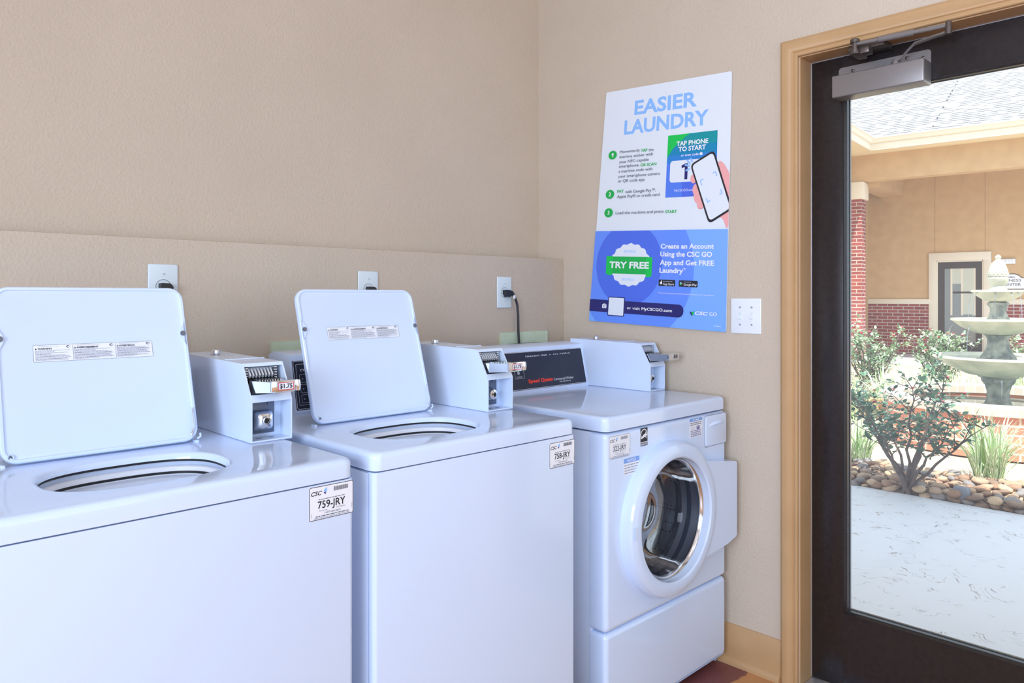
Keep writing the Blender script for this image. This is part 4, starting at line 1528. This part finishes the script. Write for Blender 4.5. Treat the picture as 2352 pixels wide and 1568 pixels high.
    def d2(a):
        a.rect(0, 0, 80, 16, 'noticeblue')
        a.text('NOTICE', 18, 13, 9, 'paper', 44, 0.02)
        for k in range(4):
            a.dash(3, 22 + k * 9, 72, 3, 'inkgrey', 2, 6)
    sheet('notice_sticker', root, lambda u, v, dd: (-0.6480 + u * 0.00098, yf - dd, 0.8330 - v * 0.00088), 80, 58, 0.0002, 'paper', draw=d2)

    def d3(a):
        a.rect(0, 0, 80, 12, 'noticeblue')
        a.dash(20, 4, 40, 4, 'paper')
        for k in range(2):
            a.dash(4, 17 + k * 7, 70, 3, 'inkdark', 2, 6)
        a.rr(44, 33, 18, 14, 2, 'purple').rr(47, 36, 8, 4, 1, 'paper')
        a.frame(12, 34, 16, 12, 2, 1, 'inkgrey')
        for k in range(4):
            a.dash(6, 50 + k * 7, 66, 2.6, 'purple', 2, 6)
    sheet('instruction_sticker', root, lambda u, v, dd: (-0.2875 + u * 0.00098, yf - dd, 0.9110 - v * 0.00080), 80, 78, 0.0002, 'paper', draw=d3)
    coin_box(root, -0.1474, -0.5635, Zt, 0.0955, 0.395, '$1.81', False, True)
    console(root, x0 + 0.004, -0.1474, Zt, con_speed)
    for fx in (x0 + 0.06, x1 - 0.06):
        for fy_ in (yf + 0.09, yb - 0.07):
            mb = MB()
            mb.lathe([(0.02, 0.0), (0.02, 0.012), (0.008, 0.013), (0.008, 0.032)], (fx, fy_, 0), 'z', 16, 0, cap0=True)
            mb.build('leveling_foot', M['black'], root)
    return root


front_loader()

# ------------------------------------------------------------------ outdoors
mb = MB()
mb.box(0.16, 3.0, -7, 6, -0.20, -0.02)
tag(mb.build('patio', M['patio']), 'pale stamped concrete patio outside the door', 'patio', kind='structure')
mb = MB()
mb.box(3.0, 14.2, -9, 10, -0.30, -0.035)
tag(mb.build('garden_bed', M['bed']), 'sunlit garden bed around the fountain', 'garden bed', kind='structure')
mb = MB()
mb.box(0.16, 1.98, -7, 6, 2.80, 2.92)
mb.box(1.98, 2.10, -7, 6, 2.76, 2.96)
tag(mb.build('porch_roof', M['soffit']), 'porch roof shading the patio, above the door', 'porch roof', kind='structure')

R = random.Random(11)


def rock_mesh(k):
    bm = bmesh.new()
    bmesh.ops.create_icosphere(bm, subdivisions=2, radius=0.5)
    r = random.Random(100 + k)
    ph = [(r.uniform(0, 6), r.uniform(1.5, 4)) for _ in range(6)]
    for v in bm.verts:
        c = v.co.copy()
        f = 1 + 0.10 * math.sin(ph[0][0] + c.x * 6) + 0.10 * math.sin(ph[1][0] + c.y * 7) + 0.08 * math.sin(ph[2][0] + (c.x + c.z) * 8)
        v.co = c * f
    me = bpy.data.meshes.new('river_rock')
    bm.to_mesh(me)
    bm.free()
    for p in me.polygons:
        p.use_smooth = True
    me.materials.append(M['rock'][k % 5])
    return me


RM = [rock_mesh(k) for k in range(15)]
KN = ['tan', 'brown', 'grey', 'buff', 'rust']
rocks = []
yy = -2.1
for layer in range(2):
    x = 3.035
    while x < 3.62 - 0.06 * layer:
        y = -2.05
        while y < 0.55:
            s = R.uniform(0.052, 0.098)
            rocks.append((x + R.uniform(-.012, .012), y + s / 2, layer, s))
            y += s * (0.98 if layer == 0 else 1.25)
        x += 0.064
rocks = [r for r in rocks if not ((r[0] - 3.045) ** 2 + (r[1] + 0.435) ** 2 < 0.0036)]
for x in []:
    pass


def in_view_key(r):
    # nearest the doorway first, along the strip seen through the door
    seen = -1.28 < r[1] < 0.10
    return (not seen, r[0] * 1.0 - 0.01 * r[2])


rocks.sort(key=in_view_key)
proto = {}
pile = MB()
for i, (x, y, layer, s) in enumerate(rocks):
    k = R.randrange(15)
    hz = s * R.uniform(0.42, 0.6)
    z = -0.028 + hz * 0.42 + layer * 0.032 + min(0.03, (x - 3.03) * 0.06)
    rot = (R.uniform(-.25, .25), R.uniform(-.25, .25), R.uniform(0, 6.28))
    scl = (s * R.uniform(1.0, 1.3), s * R.uniform(0.8, 1.0), hz)
    if i < 300:
        o = bpy.data.objects.new('river_rock', RM[k])
        o.location = (x, y, z)
        o.rotation_euler = rot
        o.scale = scl
        C.objects.link(o)
        tag(o, 'rounded %s river rock edging the patio' % KN[k % 5], 'rock', 'river rocks along the patio edge')
    else:
        mt = Matrix.Translation((x, y, z)) @ Matrix.Rotation(rot[2], 4, 'Z') @ Matrix.Diagonal((*scl, 1))
        pile.add([mt @ v.co for v in RM[k].vertices], [list(p.vertices) for p in RM[k].polygons], k % 5, True)
o = pile.build('river_rock_bed', M['rock'], origin=(3.4, 0, 0))
tag(o, 'remaining river rocks filling the border bed', 'rocks', kind='stuff')
mb = MB()
mb.box(3.03, 3.11, -0.80, -0.71, -0.03, 0.075, 0.014, 2)
tag(mb.build('square_rock', M['slate'], origin=(3.07, -0.755, 0)), 'blocky blue grey rock among the rounded river rocks', 'rock')


def leaf(mb, p, d, size, mi, rnd):
    d = d.normalized()
    up = Vector((rnd.uniform(-.5, .5), rnd.uniform(-.5, .5), 1))
    s = d.cross(up)
    if s.length < 1e-3:
        s = Vector((1, 0, 0))
    s.normalize()
    n = s.cross(d)
    L, w = size, size * 0.34
    v = [p, p + d * L * .35 + s * w + n * w * .3, p + d * L * .7 + s * w * .75 + n * w * .2, p + d * L, p + d * L * .7 - s * w * .75 + n * w * .2, p + d * L * .35 - s * w + n * w * .3, p + d * L * .5]
    mb.add(v, [[0, 1, 6], [1, 2, 6], [2, 3, 6], [3, 4, 6], [4, 5, 6], [5, 0, 6]], mi, True)


def rose_bush(loc, h, wd, seed, nst, dens, leafmat, lsize, label, bl, blsize, low=2):
    root = thing('rose_bush', label, 'bush', loc, group='rose bushes in the courtyard bed')
    r = random.Random(seed)
    st, lf = MB(), MB()
    tipsl = []
    for i in range(nst):
        a = 2 * PI * (i + r.uniform(-.3, .3)) / nst
        spread = wd * r.uniform(0.3 if low < 4 else 0.45, 1.0)
        base = Vector((r.uniform(-.03, .03), r.uniform(-.03, .03), 0))
        top = Vector((math.cos(a) * spread, math.sin(a) * spread, h * r.uniform(0.72, 1.0) * (1 - 0.25 * (spread / wd) ** 2)))
        pts = []
        n = 9
        jx = [Vector((r.uniform(-1, 1), r.uniform(-1, 1), r.uniform(-.4, .4))) * 0.02 * h for _ in range(n)]
        for k in range(n):
            t = k / (n - 1)
            q = base.lerp(top, t)
            q.z = top.z * (t ** 0.85)
            q += jx[k] * (0 if k in (0,) else 1)
            pts.append(q)
        st.tube(pts, [0.013 * (1 - 0.85 * k / (n - 1)) * (h / 0.8) for k in range(n)], 6)
        tipsl.append(pts[-1])
        for k in range(low, n):
            for q in range(2 if low < 4 else 3):
                if r.random() < 0.85:
                    d = Vector((r.uniform(-1, 1), r.uniform(-1, 1), r.uniform(0.0, 1.1))).normalized()
                    ln = h * r.uniform(0.10, 0.26)
                    p0 = pts[k]
                    tw = [p0, p0 + d * ln * .5 + Vector((0, 0, .01)), p0 + d * ln + Vector((0, 0, 0.02))]
                    st.tube(tw, [0.0035, 0.0025, 0.0012], 5)
                    if r.random() < 0.25:
                        tipsl.append(tw[-1])
                    for j in range(int(dens)):
                        t = r.uniform(0.15, 1.05)
                        p = tw[0].lerp(tw[2], t)
                        dd = (d * 0.5 + Vector((r.uniform(-1, 1), r.uniform(-1, 1), r.uniform(-.6, .6)))).normalized()
                        leaf(lf, p + dd * 0.008, dd, lsize * r.uniform(0.7, 1.25), r.randrange(2), r)
    st.build('stems', M['stem'], root, origin=(0, 0, 0))
    lf.build('foliage', leafmat, root, origin=(0, 0, 0))
    r.shuffle(tipsl)
    tipsl.sort(key=lambda v: -v.z)
    for i in range(min(bl, len(tipsl))):
        p = tipsl[i]
        fm = MB()
        for k in range(9):
            a = k * 2.4
            d = Vector((math.cos(a), math.sin(a), 0.4 + 0.12 * k)).normalized()
            leaf(fm, p, d, blsize, 0, r)
        fm.ball(p + Vector((0, 0, 0.004)), blsize * .35, 0, 1)
        fm.build('blossom', M['bloom'] if i % 3 else M['bloompink'], root, origin=(0, 0, 0))
    return root


rose_bush((3.05, -0.435, -0.025), 0.84, 0.50, 21, 11, 10, [M['leaf_dark'], M['leaf_dark']], 0.040, 'nearest rose bush with dark leaves beside the patio', 14, 0.017, 4)
rose_bush((7.45, 1.42, -0.035), 1.02, 0.46, 8, 14, 12, [M['leaf_light'], M['leaf_mid']], 0.046, 'pale rose bush in front of the brick column', 10, 0.028)
rose_bush((8.12, 0.80, -0.035), 0.95, 0.42, 9, 13, 12, [M['leaf_light'], M['leaf_mid']], 0.046, 'pale rose bush in front of the far door', 8, 0.028)
rose_bush((8.85, 0.12, -0.035), 0.85, 0.40, 10, 11, 10, [M['leaf_light'], M['leaf_mid']], 0.046, 'pale rose bush behind the fountain', 5, 0.028)


def grass_clump(loc, h, n, seed, label, spread=0.8):
    r = random.Random(seed)
    mb = MB()
    for i in range(n):
        a = r.uniform(0, 2 * PI)
        L = h * r.uniform(0.7, 1.2)
        out = r.uniform(0.12, spread + 0.15)
        w = r.uniform(0.0055, 0.0092) * (h / 0.5)
        d = Vector((math.cos(a), math.sin(a), 0))
        s = Vector((-math.sin(a), math.cos(a), 0))
        p = Vector((r.uniform(-.07, .07), r.uniform(-.07, .07), 0))
        ra, rb, rc, rd = [], [], [], []
        for k in range(7):
            t = k / 6
            q = p + d * L * out * (t ** 1.4) * 0.85 + Vector((0, 0, L * (t - 0.42 * out * t * t * t)))
            ww = w * (1 - t ** 2.5) + 0.0004
            ra.append(q - s * ww)
            rb.append(q - s * ww * .35 + Vector((0, 0, -ww * .25)))
            rc.append(q + s * ww * .35 + Vector((0, 0, -ww * .25)))
            rd.append(q + s * ww)
        b = 1 if r.random() < 0.85 else 0
        for A_, B_, mi in ((ra, rb, b), (rb, rc, 0), (rc, rd, b)):
            vs = A_ + B_
            mb.add(vs, [[k, k + 1, 7 + k + 1, 7 + k] for k in range(6)], mi, True)
    o = mb.build('ornamental_grass', [M['blade'], M['bladecream']], origin=(0, 0, 0))
    o.location = loc
    return tag(o, label, 'grass clump', 'striped grass clumps in the courtyard bed', 'thing')


grass_clump((3.72, -0.76, -0.035), 0.54, 150, 1, 'large striped grass clump right of the nearest rose bush', 0.85)
grass_clump((3.62, 0.12, -0.035), 0.44, 120, 2, 'striped grass clump at the door edge left of the nearest rose bush', 0.85)
grass_clump((3.98, -1.22, -0.035), 0.40, 60, 3, 'striped grass clump at the right picture edge by the brick pool', 0.9)
grass_clump((5.97, 1.10, -0.035), 0.60, 80, 4, 'striped grass clump behind the sandstone edging', 0.85)
grass_clump((6.64, 0.98, -0.035), 0.58, 80, 5, 'striped grass clump between the two left rose bushes and the pool', 0.85)
grass_clump((6.98, 0.66, -0.035), 0.58, 80, 6, 'striped grass clump behind the pool, left of the fountain', 0.85)
grass_clump((7.25, 0.36, -0.035), 0.58, 80, 7, 'striped grass clump directly behind the fountain bowl', 0.85)
grass_clump((7.78, -0.16, -0.035), 0.60, 80, 8, 'striped grass clump behind the fountain at the right picture edge', 0.85)

grass_clump((6.33, 0.68, -0.035), 0.56, 80, 9, 'striped grass clump at the back left rim of the pool', 0.85)
grass_clump((6.60, 0.40, -0.035), 0.56, 80, 10, 'striped grass clump at the back rim of the pool', 0.85)
grass_clump((7.16, 0.02, -0.035), 0.58, 80, 12, 'striped grass clump behind the fountain pedestal', 0.85)
for i, (x, y, w, hh) in enumerate(((6.02, 1.28, 0.30, 0.20), (6.25, 1.05, 0.28, 0.22), (5.80, 1.50, 0.30, 0.20), (6.50, 0.84, 0.26, 0.20))):
    mb = MB()
    mb.box(-w / 2, w / 2, -0.09, 0.09, 0, hh, 0.025, 2)
    o = mb.build('edging_stone', M['sandstone'], origin=(0, 0, 0))
    o.location = (x, y, -0.035)
    o.rotation_euler = (0, 0, -0.79)
    tag(o, ['sandstone edging block second from the left', 'sandstone edging block third from the left', 'leftmost sandstone edging block', 'sandstone edging block nearest the fountain pool'][i], 'edging stone', 'sandstone edging blocks by the bed')

# fountain pool and fountain
FX, FY = 5.60, -0.40
pool = thing('fountain_pool', 'round red brick pool around the tiered fountain', 'pool', (FX, FY, -0.035))
mb = MB()
mb.lathe([(0.80, 0.05), (0.80, 0.36), (0.95, 0.36), (0.95, -0.02)], (FX, FY, 0), 'z', 72, 0, False)
mb.lathe([(0.95, 0.0), (0.80, 0.0)], (FX, FY, 0.08), 'z', 72, 0, False)
mb.build('pool_wall', M['poolbrick'], pool, origin=(FX, FY, -0.035))
mb = MB()
mb.lathe([(0.785, 0.335), (0.785, 0.405), (0.80, 0.415), (0.965, 0.415), (0.98, 0.405), (0.98, 0.340), (0.94, 0.335)], (FX, FY, 0), 'z', 72, 0)
mb.build('coping', M['coping'], pool, origin=(FX, FY, -0.035))
mb = MB()
mb.lathe([(0.81, 0.30), (0.1, 0.30)], (FX, FY, 0), 'z', 64, 0, False, False, True)
mb.build('water', M['water'], pool, origin=(FX, FY, -0.035))
ft = thing('tiered_fountain', 'weathered three bowl stone fountain in the brick pool', 'fountain', (FX, FY, 0.10))
mb = MB()
mb.lathe([(0.17, 0.05), (0.17, 0.30), (0.115, 0.32), (0.095, 0.36), (0.088, 0.44), (0.105, 0.50), (0.135, 0.54), (0.135, 0.565), (0.16, 0.575), (0.16, 0.59), (0.10, 0.60)], (FX, FY, 0), 'z', 40, 0, wob=(0.04, 8), cap0=True, cap1=True)
mb.build('lower_pedestal', M['stonedark'], ft)
bowl = lambda z, R_, hgt, rb: [(rb, z - hgt), (rb + (R_ - rb) * .35, z - hgt * .86), (rb + (R_ - rb) * .72, z - hgt * .5), (R_ * .95, z - hgt * .17), (R_ * .985, z - hgt * .12), (R_, z - 0.02), (R_ * .99, z), (R_ * .95, z), (R_ * .90, z - 0.02), (R_ * .55, z - hgt * .45), (rb * .5, z - hgt * .55)]
mb = MB()
mb.lathe(bowl(0.775, 0.535, 0.20, 0.10), (FX, FY, 0), 'z', 72, 0, cap0=True, cap1=True, wob=(0.006, 16))
mb.build('lower_bowl', M['stone'], ft)
mb = MB()
mb.lathe([(0.47, 0.745), (0.05, 0.745)], (FX, FY, 0), 'z', 48, 0, False, False, True)
mb.build('bowl_water', M['water'], ft)
mb = MB()
mb.lathe([(0.14, 0.64), (0.135, 0.76), (0.115, 0.79), (0.085, 0.86), (0.078, 0.92), (0.095, 0.955), (0.11, 0.965), (0.07, 0.98)], (FX, FY, 0), 'z', 40, 0, wob=(0.09, 8), cap0=True, cap1=True)
mb.build('middle_pedestal', M['stonedark'], ft)
mb = MB()
mb.lathe(bowl(1.120, 0.385, 0.155, 0.085), (FX, FY, 0), 'z', 72, 0, cap0=True, cap1=True, wob=(0.006, 16))
mb.build('middle_bowl', M['stone'], ft)
mb = MB()
mb.lathe([(0.10, 1.03), (0.098, 1.10), (0.078, 1.13), (0.062, 1.18), (0.062, 1.22), (0.085, 1.25), (0.085, 1.265), (0.05, 1.28)], (FX, FY, 0), 'z', 36, 0, wob=(0.08, 8), cap0=True, cap1=True)
mb.build('upper_pedestal', M['stonedark'], ft)
mb = MB()
mb.lathe(bowl(1.385, 0.218, 0.11, 0.06), (FX, FY, 0), 'z', 60, 0, cap0=True, cap1=True)
mb.build('upper_bowl', M['stone'], ft)
mb = MB()
mb.lathe([(0.075, 1.31), (0.07, 1.40), (0.06, 1.41), (0.055, 1.43), (0.075, 1.45), (0.085, 1.49), (0.072, 1.51)], (FX, FY, 0), 'z', 32, 0, cap0=True)
mb.lathe([(0.078, 1.51), (0.079, 1.54), (0.072, 1.58), (0.055, 1.63), (0.030, 1.655), (0.020, 1.665), (0.020, 1.675), (0.026, 1.685), (0.020, 1.70), (0.006, 1.712)], (FX, FY, 0), 'z', 40, 0, cap1=True)
for k in range(7):
    for j in range(16):
        a = 2 * PI * (j + .5 * (k % 2)) / 16
        rr_ = 0.078 - 0.0035 * max(0, k - 1) - 0.0009 * k * k * .6
        mb.ball((FX + rr_ * math.cos(a), FY + rr_ * math.sin(a), 1.52 + k * 0.017), 0.010, 0, 1)
mb.build('finial', M['stone'], ft)
cdir = Vector((-2.45 - FX, -2.18 - FY, 0)).normalized()
sdir = Vector((-cdir.y, cdir.x, 0))   # to the left as one looks... sign fixed by use below


def stream(a, r0, z0, z1, rad=0.0045):
    d = Vector((math.cos(a), math.sin(a), 0))
    mb = MB()
    pts = []
    for k in range(9):
        t = k / 8
        pts.append(Vector((FX, FY, 0)) + d * (r0 + 0.05 * (1 - (1 - t) ** 2)) + Vector((0, 0, z0 + (z1 - z0) * t * t)))
    mb.tube(pts, [rad * (1 - .4 * k / 8) for k in range(9)], 6)
    return mb.build('water_stream', M['stream'], ft)


ca = math.atan2(cdir.y, cdir.x)
for da, r0, z0, z1 in ((0.05, 0.50, 0.60, 0.30), (-1.35, 0.36, 1.06, 0.75), (-0.62, 0.36, 1.06, 0.75), (0.75, 0.36, 1.06, 0.75), (1.3, 0.36, 1.06, 0.75),
                       (-1.2, 0.20, 1.36, 1.10), (-0.9, 0.20, 1.36, 1.10), (0.5, 0.20, 1.36, 1.10), (0.8, 0.20, 1.36, 1.10), (1.2, 0.20, 1.36, 1.10), (-0.1, 0.20, 1.36, 1.10)):
    stream(ca + da, r0, z0, z1)

# the building across the courtyard (local x along its wall, local y away from the viewer)
BO = Vector((16.7206, 2.8526, 0.0))
BR = -math.radians(84.0)
bd = thing('clubhouse', 'tan stucco and brick building across the courtyard', 'building', BO, BR)
Z0 = (0, 0, 0)


def bpart(name, mb, m, parent=None):
    return mb.build(name, m, parent or bd, origin=Z0)


mb = MB()
mb.box(-1.90, 6.0, 0.0, 0.3, 2.30, 4.5)
mb.box(-1.90, -0.50, 0.0, 0.3, 1.27, 2.30).box(0.56, 6.0, 0.0, 0.3, 1.27, 2.30)
mb.box(-1.90, -0.50, 0.03, 0.3, -0.05, 1.27).box(0.53, 6.0, 0.03, 0.3, -0.05, 1.27)
mb.box(-2.2, -1.90, -9.0, 0.3, -0.05, 4.5)
for x in (-0.465, 0.525, 1.5, 2.5):
    mb.box(x, x + 0.010, -0.004, 0.0, 2.34, 4.4, mi=1)
bpart('stucco_wall', mb, [M['stucco'], mat('stucco_joint', rgb(170, 138, 100), 0.9)])
mb = MB()
mb.box(-1.90, -0.49, -0.03, 0.03, -0.05, 1.15).box(0.50, 6.0, -0.03, 0.03, -0.05, 1.15)
bpart('brick_wainscot', mb, M['brick'])
mb = MB()
mb.box(-1.90, -0.50, -0.06, 0.03, 1.15, 1.27, 0.01).box(0.53, 6.0, -0.06, 0.03, 1.15, 1.27, 0.01)
bpart('wainscot_cap', mb, M['cream'])
mb = MB()
mb.box(-0.585, -0.43, -0.05, 0.05, 0, 2.33, 0.008).box(0.50, 0.655, -0.05, 0.05, 0, 2.33, 0.008).box(-0.585, 0.655, -0.052, 0.05, 2.15, 2.335, 0.008)
mb.box(-0.435, -0.40, -0.02, 0.05, 0, 2.15).box(0.475, 0.505, -0.02, 0.05, 0, 2.15).box(-0.435, 0.505, -0.02, 0.05, 2.12, 2.15)
bpart('door_casing', mb, M['cream'])
mb = MB()
mb.box(-0.40, -0.27, 0.0, 0.05, 0, 2.12).box(0.35, 0.475, 0.0, 0.05, 0, 2.12).box(-0.27, 0.35, 0.0, 0.05, 1.97, 2.12).box(-0.27, 0.35, 0.0, 0.05, 0, 0.28)
fd = bpart('entrance_door', mb, M['fardoor'])
mb = MB()
mb.box(-0.27, 0.35, 0.022, 0.030, 0.28, 1.97)
bpart('door_glass', mb, M['farglass'], fd)
mb = MB()
mb.box(-0.15, -0.11, 0.012, 0.02, 0.9, 1.97).box(0.06, 0.10, 0.012, 0.02, 0.9, 1.97).box(0.31, 0.35, 0.012, 0.02, 0.9, 1.97)
mb.box(0.10, 0.31, 0.014, 0.021, 0.92, 1.97, mi=1).box(-0.11, 0.06, 0.014, 0.021, 1.62, 1.97, mi=1)  # pale panels laid over the far door's glass
mb.box(-0.10, 0.31, 0.008, 0.016, 1.40, 1.44, mi=2)
bpart('window_sash', mb, [M['cream'], M['palepane'], M['fardoor']], fd)
mb = MB()
mb.box(-1.62, 6.0, -2.5, -2.2, 3.80, 4.39)
mb.box(-1.95, -1.62, -9.0, -2.2, 3.80, 4.39)
mb.box(-1.58, -1.12, -2.2, 0.0, 3.70, 4.30)
bpart('porch_beam', mb, M['stucco'])
mb = MB()
mb.box(-2.0, 6.0, -2.2, 0.0, 4.3, 4.4)
bpart('porch_ceiling', mb, M['stucco'])
mb = MB()
mb.box(-1.12, 6.0, -3.02, -2.45, 4.355, 4.395).box(-1.95, -1.12, -9.0, -2.2, 4.355, 4.395)
bpart('soffit', mb, M['soffit'])
mb = MB()
gp = [(0, 0), (-0.07, 0.03), (-0.10, 0.10), (-0.12, 0.105), (-0.12, 0.125), (0, 0.125)]
mb.prism([(u - 3.02, v + 4.46) for u, v in gp], lambda u, v, d: (d, u, v), -1.10, 6.0)
mb.prism([(u - 3.02, v) for u, v in ((0, 4.34), (-0.03, 4.34), (-0.03, 4.47), (0, 4.47))], lambda u, v, d: (d, u, v), -1.10, 6.0)
mb.prism([(-u - 1.12, v + 4.46) for u, v in gp], lambda u, v, d: (u, d, v), -9.0, -3.02)
mb.prism([(-1.12, 4.34), (-1.09, 4.34), (-1.09, 4.47), (-1.12, 4.47)], lambda u, v, d: (u, d, v), -9.0, -3.02)
bpart('gutter', mb, M['cream'])
mb = MB()
sl = 0.55
mb.add([(-1.12, -3.08, 4.57), (6.0, -3.08, 4.57), (6.0, 7.0, 4.57 + sl * 10.08), (-11.2, 7.0, 4.57 + sl * 10.08)], [[0, 1, 2, 3]])
mb.add([(-1.12, -3.08, 4.57), (-11.2, 7.0, 4.57 + sl * 10.08), (-11.2, -9.0, 4.57 + sl * 10.08), (-1.12, -9.0, 4.57)], [[0, 1, 2, 3]])
mb.add([(-1.12, -3.08, 4.53), (6.0, -3.08, 4.53), (6.0, 7.0, 4.53 + sl * 10.08), (-11.2, 7.0, 4.53 + sl * 10.08)], [[3, 2, 1, 0]])
bpart('shingle_roof', mb, M['shingle'])
mb = MB()
mb.box(-1.74, -1.41, -2.52, -2.18, -0.05, 3.44)
co = bpart('brick_column', mb, M['brick'])
mb = MB()
mb.box(-1.79, -1.36, -2.57, -2.13, 3.42, 3.79, 0.015)
bpart('column_cap', mb, M['cream'], co)
mb = MB()
mb.box(-2.2, 6.0, -3.2, 0.0, -0.10, -0.03)
bpart('porch_slab', mb, M['patio'])


def bw(x, y, z):
    c, s = math.cos(BR), math.sin(BR)
    return Vector((BO.x + x * c - y * s, BO.y + x * s + y * c, z))


# sign and wall lamp by the far door
sg = thing('wall_sign', 'white arched fitness centre sign right of the far door', 'sign', bw(1.02, 0, 1.65), BR)
sp = [(-0.27, -0.15), (0.27, -0.15), (0.27, 0.07), (0.18, 0.085), (0.14, 0.13), (0.06, 0.165), (-0.06, 0.165), (-0.14, 0.13), (-0.18, 0.085), (-0.27, 0.07)]
mb = MB()
f3 = lambda u, v, d: (u, -d, v)
mb.prism([(u * 1.06, v * 1.09) for u, v in sp], f3, 0.0, 0.018, 1)
mb.prism(sp, f3, 0.018, 0.022, 0)
mats = [M['whiteink'], M['fardoor']]
a = Art(mb, lambda x, y, l: (x, -0.022 - l, -y), mats, lift=0.0008)
a.text('FITNESS', 0, -0.005, 0.055, 'inkdark', 0.36, 0.01, 'c')
a.text('CENTER', 0, 0.085, 0.055, 'inkdark', 0.36, 0.01, 'c')
a.poly(roundpoly([(-0.09, -0.10), (0, -0.125), (0.09, -0.10), (0, -0.085)], 0.01, 3), 'inkgrey')
mb.build('sign_board', mats, sg, origin=Z0)
wl = thing('wall_lamp', 'small white emergency lamp above the arched sign', 'lamp', bw(0.94, 0, 2.10), BR)
mb = MB()
mb.box(-0.16, 0.16, -0.07, 0.0, -0.055, 0.055, 0.008)
mb.build('lamp_housing', M['white_plastic'], wl, origin=Z0)
mb = MB()
for x in (-0.02, 0.04, 0.10):
    mb.box(x, x + 0.05, -0.078, -0.07, -0.04, 0.04, 0.002)
mb.build('lamp_lens', M['paper'], wl, origin=Z0)
